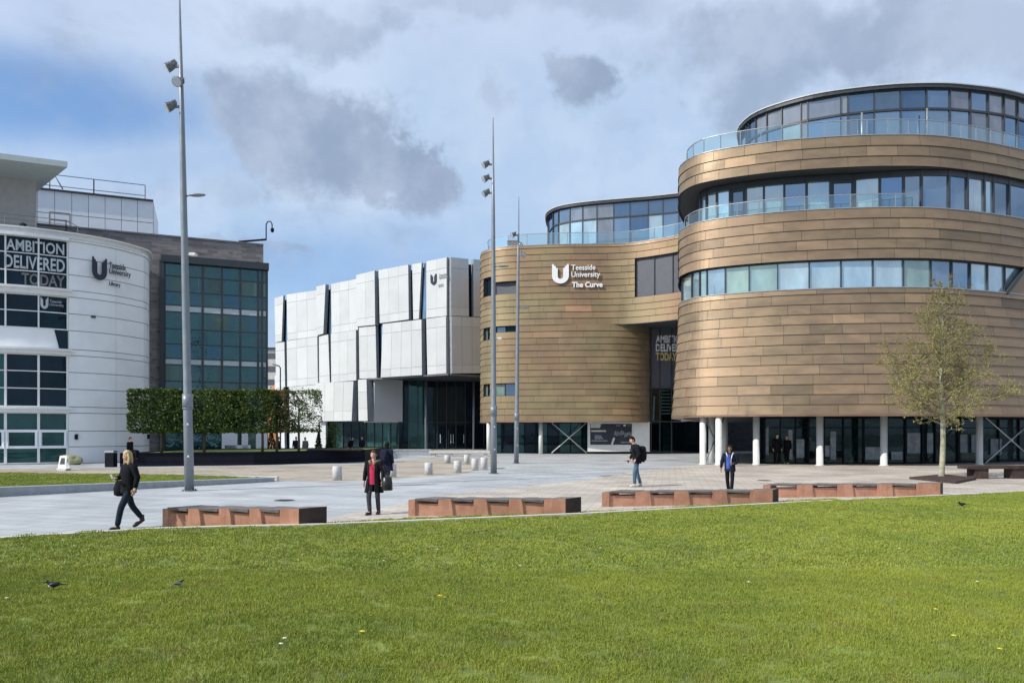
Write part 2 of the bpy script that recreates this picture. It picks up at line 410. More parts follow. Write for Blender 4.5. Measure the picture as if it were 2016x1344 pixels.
# strip of turf between the edging and the paving, behind the benches
st=[(165,1049),(300,1041),(420,1037),(640,1031),(800,1021),(1150,1009),(1500,990),(1640,982)]
ST=[G(*p) for p in st]
mb=MB()
def over(p):
    d=.15; return Vector((p.x-.05,edge_y(p.x)+d,.014))
for a,b in zip(ST,ST[1:]):
    mb.face([over(a),over(b),(b.x,b.y,.014),(a.x,a.y,.014)])
verge=mb.build('grass_verge',M['soil']); tag(verge,None,None,None,'structure')

# raised lawn at the left with its retaining kerb
ra=[(-420,1006),(-200,991),(0,978),(540,948)]; RA=[G(*p) for p in ra]
bk=[P(545,944,30.6),P(330,937,30.9),P(160,932,31.5),P(0,928,32.5),P(-300,926,33.5),P(-500,926,34)]
mb=MB()
hk=[.31,.31,.30,.17]
for i in range(3):
    a,b=RA[i],RA[i+1]; d=(b-a).normalized(); n=Vector((-d.y,d.x,0))
    q=[a,b,b+n*.45,a+n*.45]; h0,h1=hk[i],hk[i+1]
    top=[(q[0].x,q[0].y,h0),(q[1].x,q[1].y,h1),(q[2].x,q[2].y,h1),(q[3].x,q[3].y,h0)]
    mb.face(top); mb.face([(q[0].x,q[0].y,0),(q[1].x,q[1].y,0),top[1],top[0]]); mb.face([(q[2].x,q[2].y,0),(q[3].x,q[3].y,0),top[3],top[2]])
    if i==2: mb.face([(q[1].x,q[1].y,0),(q[2].x,q[2].y,0),top[2],top[1]])
tag(mb.build('retaining_kerb',M['granite']),'low pale granite retaining edge of the raised lawn at the left','low wall')
mb=MB()
pl=[(RA[0].x,RA[0].y+.5,.27),(RA[1].x,RA[1].y+.48,.27),(RA[2].x,RA[2].y+.47,.26),(RA[3].x-.6,RA[3].y+.2,.15)]+[(p.x,p.y,.26 if i>0 else .15) for i,p in enumerate(bk)]
mb.face(pl)
o=mb.build('raised_lawn',M['soil']); tag(o,None,None,None,'structure'); lawn2=o
mb=MB()
bk2=[(p.x,p.y) for p in bk]
for a,b in zip(bk2,bk2[1:]):
    mb.prism([a,b,(b[0],b[1]+.3),(a[0],a[1]+.3)][::-1],0,.2)
tag(mb.build('raised_kerb',M['edging']),None,None,None,'structure')

# grass blades, scattered by geometry nodes (one object of stuff)
M['grass']=None
m,NN,bs=newmat('grass_blade')
oi=NN.new('ShaderNodeObjectInfo'); co=NN.coord('Generated')
geo=NN.new('ShaderNodeNewGeometry')
n1=NN.noise(geo.outputs['Position'],.30,6,.68); n2=NN.noise(geo.outputs['Position'],2.2,4,.6)
a=NN.new('ShaderNodeAttribute',attribute_name='tone').outputs['Fac']
c=NN.mix(NN.mapr(n1,.32,.66),(.155,.225,.026),(.305,.340,.038))
c=NN.mix(NN.math('MULTIPLY',NN.mapr(n2,.52,.72),.6),c,(.27,.215,.06))
c=NN.mix(a,c,(.26,.30,.07))
setb(NN,bs,col=c,rough=.6,spec=.25)
M['grass']=m
def blade_clump(name, n, rad, h, wdt):
    r=random.Random(hash(name)%999 if False else len(name)); mb=MB()
    for i in range(n):
        a=r.uniform(0,6.283); q=rad*math.sqrt(r.random()); x,y=q*math.cos(a),q*math.sin(a)
        b=r.uniform(0,6.283); L=h*r.uniform(.5,1.15); ln=r.uniform(.1,.7)*L; c=r.uniform(0,6.283)
        dx,dy=math.cos(b)*wdt/2,math.sin(b)*wdt/2; lx,ly=math.cos(c)*ln,math.sin(c)*ln
        t=r.random()**2
        mb.face([(x-dx,y-dy,0),(x+dx,y+dy,0),(x+dx*.8+lx*.35,y+dy*.8+ly*.35,L*.55),(x-dx*.8+lx*.35,y-dy*.8+ly*.35,L*.55)],0,t)
        mb.face([(x-dx*.8+lx*.35,y-dy*.8+ly*.35,L*.55),(x+dx*.8+lx*.35,y+dy*.8+ly*.35,L*.55),(x+lx,y+ly,L)],0,t)
    me=bpy.data.meshes.new(name); me.from_pydata(mb.v,[],mb.f); me.materials.append(M['grass'])
    at=me.attributes.new('tone','FLOAT','FACE'); at.data.foreach_set('value',mb.t)
    o=bpy.data.objects.new(name,me); return o
def scatter(target_mesh_mb, name, clump, density, label, seed=1):
    host=target_mesh_mb.build(name,M['grass'])
    tag(host,label,'grass',None,'stuff')
    ng=bpy.data.node_groups.new(name+'_scatter','GeometryNodeTree')
    ng.interface.new_socket('Geometry',in_out='INPUT',socket_type='NodeSocketGeometry')
    ng.interface.new_socket('Geometry',in_out='OUTPUT',socket_type='NodeSocketGeometry')
    n=ng.nodes; l=ng.links
    gi=n.new('NodeGroupInput'); go=n.new('NodeGroupOutput')
    dp=n.new('GeometryNodeDistributePointsOnFaces'); dp.inputs['Density'].default_value=density; dp.inputs['Seed'].default_value=seed
    ob=n.new('GeometryNodeObjectInfo'); ob.inputs['Object'].default_value=clump
    ip=n.new('GeometryNodeInstanceOnPoints')
    rv=n.new('FunctionNodeRandomValue'); rv.data_type='FLOAT_VECTOR'; rv.inputs[0].default_value=(-.12,-.12,0); rv.inputs[1].default_value=(.12,.12,6.283)
    rs=n.new('FunctionNodeRandomValue'); rs.data_type='FLOAT'; rs.inputs[2].default_value=.65; rs.inputs[3].default_value=1.35
    l.new(gi.outputs[0],dp.inputs['Mesh']); l.new(dp.outputs['Points'],ip.inputs['Points']); l.new(ob.outputs['Geometry'],ip.inputs['Instance'])
    l.new(rv.outputs[0],ip.inputs['Rotation']); l.new(rs.outputs[1],ip.inputs['Scale']); l.new(ip.outputs[0],go.inputs[0])
    md=host.modifiers.new('scatter','NODES'); md.node_group=ng
    return host
near=blade_clump('grass_clump',64,.095,.034,.0042)
far=blade_clump('grass_tuft',36,.15,.032,.010)
def strip_lawn(y0,y1,dx=.6):
    mb=MB()
    x=LE[0].x
    while x<LE[-1].x:
        x2=x+dx; xm=x+dx/2
        ya=max(y0,abs(xm)*F/1250-7); yb=min(y1,edge_y(xm)-.02)
        yy=ya
        while yy<yb-.02:
            y2=min(yb,yy+.8)
            mb.face([(p,q,lawn_h(p,q)) for p,q in ((x,yy),(x2,yy),(x2,y2),(x,y2))])
            yy=y2
        x=x2
    return mb
scatter(strip_lawn(2.6,10.5),'grass',near,170,'short mown green grass of the wide foreground lawn',3)
scatter(strip_lawn(10.5,40,.8),'grass_sward',far,85,'mown grass on the far part of the foreground lawn by the benches',5)
mb=MB()
for a,b in zip(ST,ST[1:]):
    mb.face([over(a),over(b),(b.x,b.y,.014),(a.x,a.y,.014)])
scatter(mb,'verge_grass',far,90,'rough longer grass in the strip behind the lawn edging',6)
mb=MB(); mb.face(pl)
scatter(mb,'raised_grass',far,55,'mown grass of the small raised lawn at the left',7)
# small flowers in the lawn
M['dandelion']=simple('yellow_petals',(.75,.62,.03),.6); M['daisy']=simple('white_petals',(.8,.8,.75),.6); M['stem']=simple('green_stem',(.08,.14,.03),.6)
def flower(px,py,mat,kind,label,group,s=1.0):
    g=G(px,py); h=.06*s
    t=thing(kind,(g.x,g.y,lawn_h(g.x,g.y)),label,'flower',group)
    mb=MB(); mb.tube([(0,0,0),(.004,0,h*.6),(0,0,h)],.0025,4); mb.build('stem',M['stem'],t,True)
    mb=MB(); n=9
    for k in range(n):
        a=6.283*k/n; c,s_=math.cos(a),math.sin(a); r1=.02*s; 
        mb.face([(0,0,h),(c*r1*.7-s_*r1*.3,s_*r1*.7+c*r1*.3,h+.004),(c*r1,s_*r1,h+.002),(c*r1*.7+s_*r1*.3,s_*r1*.7-c*r1*.3,h+.004)])
    mb.ell((0,0,h+.003),(.008*s,.008*s,.006*s),8,5); mb.build('flower_head',mat,t,True)
for px,py,s in ((713,1270,1.5),(866,1193,1.5),(1842,1223,1.2),(1877,1276,1.2),(1968,1304,1.2),(875,1191,1.0)):
    flower(px,py,M['dandelion'],'dandelion','single yellow dandelion flowering in the foreground lawn','dandelions in the lawn',s)
for px,py in ((13,1199),(123,1078),(146,1090),(218,1072),(553,1290),(560,1279),(755,1117),(861,1094),(1474,1163),(1024,1128),(1272,1028),(1842,1039),(1924,1164),(1182,1092),(1770,1093)):
    flower(px,py,M['daisy'],'daisy','tiny white daisy flowering in the foreground lawn','daisies in the lawn',1.1)
# ------------------------------------------------------------------ polylines in plan
def spline(pts, n=14):
    pts=[Vector(p) for p in pts]; out=[]
    ext=[pts[0]*2-pts[1]]+pts+[pts[-1]*2-pts[-2]]
    for i in range(1,len(ext)-2):
        p0,p1,p2,p3=ext[i-1:i+3]
        for k in range(n):
            t=k/n
            out.append(.5*((2*p1)+(p2-p0)*t+(2*p0-5*p1+4*p2-p3)*t*t+(3*p1-p0-3*p2+p3)*t**3))
    out.append(pts[-1]); return out
class Path:
    def __init__(s, pts):
        s.p=[Vector((q[0],q[1])) for q in pts]; s.s=[0]
        for a,b in zip(s.p,s.p[1:]): s.s.append(s.s[-1]+(b-a).length)
        s.L=s.s[-1]
        s.n=[]
        for i in range(len(s.p)):
            t=(s.p[min(i+1,len(s.p)-1)]-s.p[max(i-1,0)]).normalized(); s.n.append(Vector((t.y,-t.x)))
    def idx(s, x):
        x=max(0,min(s.L-1e-6,x)); i=bisect.bisect_right(s.s,x)-1; i=min(i,len(s.p)-2)
        return i,(x-s.s[i])/(s.s[i+1]-s.s[i])
    def at(s, x, off=0):
        i,t=s.idx(x); n=(s.n[i]*(1-t)+s.n[i+1]*t).normalized(); q=s.p[i]*(1-t)+s.p[i+1]*t
        return Vector((q.x+n.x*off,q.y+n.y*off,0))
    def nrm(s, x):
        i,t=s.idx(x); n=(s.n[i]*(1-t)+s.n[i+1]*t).normalized(); return Vector((n.x,n.y,0))
    def s_at_px(s, px, off=0):
        """arc length at which the wall shows at picture column px (visible branch)"""
        best=None; N_=800; prev=None; pm=1e9; k0=0
        q=[]
        for k in range(N_+1):
            p=s.at(s.L*k/N_,off); q.append(CX+F*p.x/p.y)
        k0=min(range(len(q)),key=lambda i:q[i] if i<N_*.6 else 1e9)
        for k in range(k0,N_):
            if q[k]<=px<=q[k+1]:
                return s.L*(k+(px-q[k])/(q[k+1]-q[k]+1e-9))/N_
        return s.L*k0/N_ if px<q[k0] else s.L
    def samples(s, a, b, step=.6):
        n=max(1,int(math.ceil((b-a)/step))); return [a+(b-a)*i/n for i in range(n+1)]
    def offset(s, off): return Path([s.at(x,off)[:2] for x in s.samples(0,s.L,.4)])

def up(p,z): return Vector((p.x,p.y,z))
def clad(mb, path, z0, z1, s0=0, s1=None, course=.6, holes=(), flare=lambda z:0, seed=1, tbias=0, plen=(1.3,3.2), off=0):
    r=random.Random(seed); s1=path.L if s1 is None else s1
    z=z0; k=0
    while z<z1-.05:
        zt=min(z+course,z1); zm=(z+zt)/2
        iv=[(s0,s1)]
        for h in holes:
            if h[2]-.05<zm<h[3]+.05:
                nv=[]
                for a,b in iv:
                    if h[1]<=a or h[0]>=b: nv.append((a,b))
                    else:
                        if h[0]>a: nv.append((a,h[0]))
                        if h[1]<b: nv.append((h[1],b))
                iv=nv
        rt=r.uniform(-.05,.05)
        for a,b in iv:
            x=a-(r.uniform(0,1.5) if a==s0 else 0)
            while x<b-.05:
                e=x+r.uniform(*plen)
                if e>b-.4: e=b
                lo=max(x,a)+.008; hi=e-.008
                if hi-lo>.05:
                    tone=min(1,max(0,.40+rt+tbias+r.gauss(0,.065)+(r.random()<.05)*r.uniform(.12,.35)-(r.random()<.04)*.18))
                    ss=path.samples(lo,hi,.28)
                    bt=[up(path.at(q,off+.065+flare(z)),z+.004) for q in ss]
                    tp=[up(path.at(q,off+.012+flare(zt)),zt) for q in ss]
                    bi=[up(path.at(q,off-.02+flare(z)),z+.004) for q in ss]
                    mb.grid([bt,tp],0,tone,False); mb.grid([bi,bt],1,tone,False)
                x=e
        z=zt; k+=1
    # backing wall behind the shingles
    zs=[z0,z1]
    iv=[(s0,s1,z0,z1)]
    if holes:
        # horizontal bands so that the openings stay open
        cuts=sorted(set([z0,z1]+[q for h in holes for q in (h[2],h[3]) if z0<q<z1])); iv=[]
        for za,zb in zip(cuts,cuts[1:]):
            seg=[(s0,s1)]
            for h in holes:
                if h[2]<(za+zb)/2<h[3]:
                    nv=[]
                    for a,b in seg:
                        if h[1]<=a or h[0]>=b: nv.append((a,b))
                        else:
                            if h[0]>a: nv.append((a,h[0]))
                            if h[1]<b: nv.append((h[1],b))
                    seg=nv
            iv+=[(a,b,za,zb) for a,b in seg]
    for a,b,za,zb in iv:
        ss=path.samples(a,b,.4); nr_=max(1,int((zb-za)/.6)); zl=[za+(zb-za)*i/nr_ for i in range(nr_+1)]
        mb.grid([[up(path.at(q,off-.07+flare(z_)),z_) for q in ss] for z_ in zl],1,.5,False)
def strip(mb, path, z0, z1, s0=0, s1=None, off=0, m=0, t=.5, step=.6, sm=True):
    s1=path.L if s1 is None else s1
    ss=path.samples(s0,s1,step)
    mb.grid([[up(path.at(q,off),z0) for q in ss],[up(path.at(q,off),z1) for q in ss]],m,t,sm)
def rail(mb, path, z0, z1, s0, s1, off0, off1, m=0, step=.6):
    """solid bar following the wall between two offsets and two heights"""
    ss=path.samples(s0,s1,step)
    A=[up(path.at(q,off1),z0) for q in ss]; B=[up(path.at(q,off1),z1) for q in ss]; C_=[up(path.at(q,off0),z1) for q in ss]; D_=[up(path.at(q,off0),z0) for q in ss]
    mb.grid([A,B],m,.5,False); mb.grid([B,C_],m,.5,False); mb.grid([C_,D_],m,.5,False); mb.grid([D_,A],m,.5,False)
    for i in (0,-1): mb.face([A[i],B[i],C_[i],D_[i]],m)
def window_band(path, z0, z1, marks, off, parent, mats, weights, frame_mat, seed=3, fw=.07, depth=.12, rails=(), name='window_pane', tones=None, top=.07, bot=.07, fname='window_frame', matlist=None):
    r=random.Random(seed)
    fr=MB()
    for s in marks:
        p=path.at(s,off); n=path.nrm(s); t=Vector((-n.y,n.x,0))
        rot=Matrix((t,n,Vector((0,0,1)))).transposed()
        fr.box((p.x+n.x*.02,p.y+n.y*.02,(z0+z1)/2),(fw,depth,z1-z0-.01),rot)
    segs=list(zip(marks,marks[1:]))
    for a,b in segs:
        for zz,h in ((z0+bot/2,bot),(z1-top/2,top))+tuple((q,.06) for q in rails):
            pa=path.at(a,off); pb=path.at(b,off); n=path.nrm((a+b)/2)
            fr.beam((pa.x,pa.y,zz),(pb.x,pb.y,zz),h,depth-.02,up=(0,0,1)) if False else fr.beam((pa.x+n.x*.01,pa.y+n.y*.01,zz),(pb.x+n.x*.01,pb.y+n.y*.01,zz),depth-.03,h)
    fo=fr.build(fname,frame_mat,parent)
    zs=[z0]+sorted(rails)+[z1]
    for i,(a,b) in enumerate(segs):
        mb=MB()
        pa=path.at(a,off-.03); pb=path.at(b,off-.03)
        k=matlist[i%len(matlist)] if matlist else r.choices(range(len(mats)),weights)[0]
        ms=[mats[k]]
        for j,(za,zb) in enumerate(zip(zs,zs[1:])):
            mb.face([up(pa,za),up(pb,za),up(pb,zb),up(pa,zb)],0,min(1,max(0,.5+r.gauss(0,.18))))
        mb.build(name,ms,parent)
    return fo
def text(body, w, h, origin, xd, zd, mat, parent, name, depth=.05, bold=.012, label=None, shear=0):
    cu=bpy.data.curves.new('lettering','FONT'); cu.body=body; cu.extrude=.02; cu.offset=bold; cu.resolution_u=3; cu.shear=shear
    tmp=bpy.data.objects.new('lettering',cu); COL.objects.link(tmp)
    dg=bpy.context.evaluated_depsgraph_get(); me=bpy.data.meshes.new_from_object(tmp.evaluated_get(dg))
    bpy.data.objects.remove(tmp); bpy.data.curves.remove(cu)
    xs=[v.co.x for v in me.vertices]; ys=[v.co.y for v in me.vertices]
    x0,x1,y0,y1=min(xs),max(xs),min(ys),max(ys)
    xd=Vector(xd).normalized(); zd=Vector(zd).normalized(); nd=xd.cross(zd); off=root_off(parent); origin=Vector(origin)
    for v in me.vertices:
        a=(v.co.x-x0)/(x1-x0)*w; b=(v.co.y-y0)/(y1-y0)*h; c=(v.co.z/.02*.5+.5)*depth
        v.co=origin+xd*a+zd*b+nd*c-off
    me.materials.clear(); me.materials.append(mat)
    o=bpy.data.objects.new(name,me); COL.objects.link(o); o.parent=parent
    if label: o['label']=label
    return o
def emblem(w, h, origin, xd, zd, mat, parent, depth=.06, name='emblem'):
    """the U emblem: thick round-bottomed U whose arms end in stepped, slanted tips"""
    xd=Vector(xd).normalized(); zd=Vector(zd).normalized(); nd=xd.cross(zd); origin=Vector(origin)
    outer=[]; inner=[]
    pts=[(0,1.0),(.09,1.0),(.16,.90),(.24,.88),(.24,.80),(.34,.80),(.34,.36)]
    for k in range(0,9):
        a=math.pi+math.pi*k/8; pts.append((.5+.16*math.cos(a),.36+.12*math.sin(a)))
    pts+=[(.66,.36),(.66,.80),(.76,.80),(.76,.88),(.84,.90),(.91,1.0),(1,1.0),(1,.40)]
    for k in range(0,13):
        a=-math.pi*k/12; pts.append((.5+.5*math.cos(a),.40+.40*math.sin(a)))
    pts.append((0,.40))
    bm=bmesh.new(); vs=[]
    for x,y in pts:
        q=origin+xd*x*w+zd*y*h
        if not vs or (vs[-1].co-q).length>1e-4: vs.append(bm.verts.new(q))
    if (vs[0].co-vs[-1].co).length<1e-4: bm.verts.remove(vs.pop())
    f=bm.faces.new(vs); ex=bmesh.ops.extrude_face_region(bm,geom=[f])
    for v in [g for g in ex['geom'] if isinstance(g,bmesh.types.BMVert)]: v.co+=nd*depth
    bmesh.ops.triangulate(bm,faces=bm.faces[:]); bmesh.ops.recalc_face_normals(bm,faces=bm.faces[:])
    off=root_off(parent)
    for v in bm.verts: v.co-=off
    me=bpy.data.meshes.new(name); bm.to_mesh(me); bm.free(); me.materials.append(mat)
    o=bpy.data.objects.new(name,me); COL.objects.link(o); o.parent=parent
    return o
def ngon(mb, pts, z, m=0): mb.face([(p[0],p[1],z) for p in pts],m)

# ================================================================== the bronze building
CB=thing('curved_building',(18,55,0),'large bronze shingled building with rounded drum and glazed roof storeys on the right','building')
DP=[(17,66),(13.5,57.0),(12.05,53.2),(11.45,50.6),(11.2,48.7),(12.1,46.75),(15.3,45.1),(18.6,44.25),(22.4,43.85),(26.2,44.2),(32.1,46.3),(40,50.5),(47,57)]
drum=Path(spline(DP,10))
BACK=[(48,75),(20,75)]
s_left=drum.s_at_px(1338)
def flr(z): return .45*max(0,(10.6-z)/7.5)**1.3
mb=MB(); clad(mb,drum,3.1,10.6,2,None,.6,flare=flr,seed=11)
mb.build('drum_cladding',[M['bronze'],M['backing']],CB)
mb=MB(); clad(mb,drum,12.35,15.35,2,None,.6,seed=12,tbias=-.02)
mb.build('drum_cladding',[M['bronze'],M['backing']],CB)
mb=MB(); clad(mb,drum,17.8,19.65,2,None,.617,seed=13,tbias=-.05)
mb.build('drum_cladding',[M['bronze'],M['backing']],CB)
mb=MB()
rail(mb,drum,19.65,19.70,2,drum.L,-.35,.05)
rail(mb,drum,15.35,15.40,2,drum.L,-.3,.05)
rail(mb,drum,10.60,10.66,2,drum.L,-.4,.05)
mb.build('coping',M['steel'],CB)
mb=MB(); rail(mb,drum,3.0,3.1,2,drum.L,-.3,.50); mb.build('drum_soffit_edge',M['bronze_red'],CB)
cl=[tuple(p) for p in drum.p]+BACK
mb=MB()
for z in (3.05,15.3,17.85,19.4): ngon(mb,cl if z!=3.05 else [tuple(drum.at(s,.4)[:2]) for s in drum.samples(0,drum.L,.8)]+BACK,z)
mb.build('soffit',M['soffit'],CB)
# window storey one
px1=[1363,1378,1392,1428,1475,1531,1593,1655.5,1718,1778,1832,1873,1909,1943,1977]
marks=[drum.s_at_px(q,-.22) for q in px1]
m0=[2,marks[0]-3.6,marks[0]-1.8]
mk1=m0+marks+[marks[-1]+1.9*i for i in range(1,9)]
ml=[0,1,0,0,1,0,1,1,0,0,0,0,1,2,2,0,0,0,0,0,0,2,2,0,0,0]
window_band(drum,10.6,12.35,mk1,-.22,CB,[M['g_light'],M['g_green'],M['g_mid']],None,M['darkframe'],5,matlist=ml)
# sloping bronze infill at the right end of that storey
mb=MB(); sa=drum.s_at_px(1981); sb=drum.s_at_px(2019)
ss=drum.samples(sa,sb,.3)
bt=[up(drum.at(q,.03),10.6) for q in ss]; tp=[up(drum.at(q,.03),10.6+1.75*(q-sa)/(sb-sa)) for q in ss]
mb.grid([bt,tp],0,.4)
for a,b in zip(tp,tp[1:]): mb.beam(a,b,.12,.22,m=1)
ss=drum.samples(sb,sb+5,.5); mb.grid([[up(drum.at(q,.03),10.6) for q in ss],[up(drum.at(q,.03),12.35) for q in ss]],0,.45)
mb.build('sloping_panel',[M['bronze'],M['darkframe']],CB)
# window storey two, set back behind a terrace
def rec(s):
    return -1.35
P2=[]
for k in range(120):
    s=drum.L*k/119; px=drum.at(s); r_=CX+F*px.x/px.y
    f=1.25 if s<drum.s_at_px(1700) else max(.25,1.25-1.0*(s-drum.s_at_px(1700))/5.5)
    P2.append(drum.at(s,-f)[:2])
d2=Path(P2)
px2=[1372,1380,1391.5,1411.6,1437,1468.5,1504,1544,1588,1635,1683,1732,1779,1814,1867.6,1904,1937,1954.6,1986]
marks=[d2.s_at_px(q) for q in px2]
mk2=[3,marks[0]-4,marks[0]-2]+marks+[marks[-1]+2*i for i in range(1,8)]
ml=[1,1,0,0,0,0,0,3,0,0,1,0,1,0,1,1,1,1,0,0,1,1,1,1,1]
window_band(d2,15.4,17.8,mk2,0,CB,[M['g_light'],M['g_mid'],M['g_green'],M['g_dark']],None,M['darkframe'],8,fw=.13,top=.35,matlist=ml)
# terrace doors
for a,b in ((1437,1468.5),(1635,1683)):
    sa,sb=d2.s_at_px(a),d2.s_at_px(b); mb=MB()
    A,B=d2.at(sa+.12,.03),d2.at(sb-.12,.03)
    for p in (A,B): mb.box((p.x,p.y,16.4),(.12,.1,2.0))
    mb.beam(up(A,17.35),up(B,17.35),.1,.12); mb.beam(up(A,15.5),up(B,15.5),.1,.12)
    mb.build('door',M['darkframe'],CB)
def balustrade(path,z,s0,s1,off,parent,step=1.25,h=1.0,posts=True,name='balustrade'):
    n=max(1,int((s1-s0)/step)); g=MB(); p_=MB()
    for i in range(n):
        a=s0+(s1-s0)*i/n; b=s0+(s1-s0)*(i+1)/n
        A,B=path.at(a+.03,off),path.at(b-.03,off)
        g.face([up(A,z+.08),up(B,z+.08),up(B,z+h),up(A,z+h)])
    for i in range(n+1):
        a=s0+(s1-s0)*i/n; A=path.at(a,off)
        p_.box((A.x,A.y,z+h/2),(.05,.05,h))
    for q in (h+.01,): rail(p_,path,z+q,z+q+.045,s0,s1,off-.025,off+.025)
    p_.build(name,M['steel'],parent); g.build('balustrade_glass',M['g_rail'],parent)
balustrade(drum,15.4,s_left-3,drum.s_at_px(1812),-.35,CB,h=.85)
balustrade(drum,19.7,4,drum.L-1,-.5,CB,h=1.05)
# penthouse
PP=[(20,66),(18.2,58.5),(17.0,55),(16.75,53),(17.4,51),(19.8,48.9),(22.7,47.8),(25.7,47.3),(29.1,47.5),(33.9,49),(41,53.5),(46,59)]
pent=Path(spline(PP,10))
px3=[1470,1475,1488.6,1510,1539.5,1577,1590,1655,1669,1721,1773,1824,1870,1910,1945,1976,2003]
marks=[pent.s_at_px(q) for q in px3]
mk3=[3,marks[0]-5,marks[0]-2.5]+marks+[marks[-1]+2*i for i in range(1,6)]
def pent_band(z0,z1,ml,seed): window_band(pent,z0,z1,mk3,0,CB,[M['g_mid'],M['g_dark'],M['g_grey'],M['g_light']],None,M['darkframe'],seed,fw=.07,matlist=ml)
pent_band(19.7,22.7,[0,0,3,0,0,0,0,3,2,0,0,1,0,0,0,0,2,2,0,1,1,0],21)
pent_band(22.7,24.0,[0,0,0,0,1,2,2,2,2,2,2,1,1,1,0,2,0,2,2,2,1,1],22)
mb=MB(); rail(mb,pent,24.0,24.22,1,pent.L,-.4,.22); mb.build('roof_fascia',M['darkframe'],CB)
mb=MB(); rail(mb,pent,24.22,24.29,1,pent.L,-.5,.28); ngon(mb,[tuple(p) for p in pent.p]+[(46,75),(22,75)],24.2)
mb.build('roof_edge',M['rim'],CB)
# slender steel posts seen on the terrace
mb=MB()
for px in (1694,1817): 
    s=pent.s_at_px(px); p=pent.at(s,.5); mb.tube([(p.x,p.y,19.7),(p.x,p.y,22.5)],.07,8)
mb.build('terrace_post',M['steel'],CB)

# ground floor under the drum
gp=drum.offset(-3.4)
sg0=gp.s_at_px(1484)
pxg=[1484,1506,1536,1566,1592,1622,1660,1700,1741,1782,1815,1840,1885,1925,1965,2005]
marks=[gp.s_at_px(q) for q in pxg]; mkg=marks+[marks[-1]+2*i for i in range(1,6)]
window_band(gp,0.02,3.02,mkg,0,CB,[M['g_lobby']],[1],M['black'],31,fw=.09,rails=(2.35,),name='lobby_pane')
mb=MB()
pa=gp.at(mkg[0])
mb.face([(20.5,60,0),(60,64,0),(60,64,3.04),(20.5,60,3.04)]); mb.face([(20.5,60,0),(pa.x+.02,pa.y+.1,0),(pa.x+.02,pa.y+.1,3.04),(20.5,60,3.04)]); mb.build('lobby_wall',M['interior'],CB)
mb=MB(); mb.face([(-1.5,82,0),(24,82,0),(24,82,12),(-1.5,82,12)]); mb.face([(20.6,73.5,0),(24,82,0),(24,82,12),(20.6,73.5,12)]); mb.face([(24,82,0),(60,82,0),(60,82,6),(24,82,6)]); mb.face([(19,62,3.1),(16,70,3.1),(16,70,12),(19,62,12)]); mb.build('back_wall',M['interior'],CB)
r=random.Random(5)
for px,z0,z1,wd in ((1798,.7,2.0,1.0),(1830,.7,2.0,.5),(1896,.7,1.9,.7),(1916,.7,1.9,.5),(1620,.5,1.2,.8),(1640,.3,2.1,.35),(1720,.3,1.1,1.1),(1765,.3,.8,.8),(1575,.4,1.6,.5),(1556,.3,2.2,.25),(1960,.5,1.6,1.2),(1510,.6,2.4,.2)):
    s=gp.s_at_px(px); p=gp.at(s,.04); n=gp.nrm(s); t=Vector((-n.y,n.x,0))
    mb=MB(); mb.box((p.x,p.y,(z0+z1)/2),(wd,.02,z1-z0),Matrix((t,n,Vector((0,0,1)))).transposed(),0,r.random()); mb.build('window_poster',M['int_light'],CB)

for px,dd in ((1384,46.9),(1415,46.0),(1489,46.3),(1614,45.4),(1740,45.1),(1928,46.6)):
    p=Vector(((px-CX)*dd/F,dd,0)); mb=MB(); mb.tube([(p.x,p.y,.0),(p.x,p.y,.06),(p.x,p.y,.061),(p.x,p.y,3.06)],[.27,.27,.205,.205],16); mb.build('column',M['column'],CB)
for px,dd in ((1401,49.5),(1427,51),(2040,48),(2150,51)):
    p=Vector(((px-CX)*dd/F,dd,0)); mb=MB(); mb.tube([(p.x,p.y,.0),(p.x,p.y,3.06)],.2,14); mb.build('column',M['column'],CB)
def xbrace(a0,a1,d0,d1,parent,mat):
    A=Vector(((a0-CX)*d0/F,d0,0)); B=Vector(((a1-CX)*d1/F,d1,0)); mb=MB()
    mb.tube([up(A,.1),up(B,3.0)],.045,8); mb.tube([up(A,3.0),up(B,.1)],.045,8); mb.ell(up((A+B)/2,1.55),(.12,.12,.12),8,6)
    mb.build('cross_brace',mat,parent)
xbrace(1940,2040,46.6,47.8,CB,M['steel'])
xbrace(1388,1425,47.3,50.5,CB,M['steel_dark'])

# ---- left wing
WP=[(0,92),(-1.6,84),(-2.75,78),(-3.08,74.2),(-3.02,72.5),(-2.6,71.4),(-1.8,70.5),(0,69.7),(4.36,69),(8,68.72),(10.2,68.8)]
low=Path(spline(WP+[(11.9,69.35),(12.75,70.1),(13.25,71.2),(13.4,73.5)],8))
upw=Path(spline(WP[:-2]+[(7.4,68.85),(9.4,68.75),(11.2,68.3),(12.9,67.3),(14.9,65.6),(17.3,62.3),(19.5,58)],12))
lp=lambda px:low.s_at_px(px)
zt=19.55
holes=[(lp(952.5),lp(970),15.1,16.9),(lp(972),lp(1016),15.1,16.3),
       (lp(952.5),lp(965),10.9,12.1),(lp(974),lp(1016),11.5,12.4),
       (lp(952.5),lp(965),5.5,6.7),(lp(972),lp(1016),5.3,6.5)]
holes=[(a,b,3.1+.6*round((c-3.1)/.6),3.1+.6*round((d-3.1)/.6)) for a,b,c,d in holes]
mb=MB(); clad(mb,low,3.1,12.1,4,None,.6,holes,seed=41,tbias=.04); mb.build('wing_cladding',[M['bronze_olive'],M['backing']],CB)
up_=lambda px:upw.s_at_px(px)
hu=[(up_(952.5),up_(970),15.1,16.9),(up_(972),up_(1016),15.1,16.3),(up_(1250),up_(1420),14.5,18.1)]
mb=MB(); clad(mb,upw,12.1,zt,4,None,.6,hu,seed=42,tbias=.12); mb.build('wing_cladding',[M['bronze_olive'],M['backing']],CB)
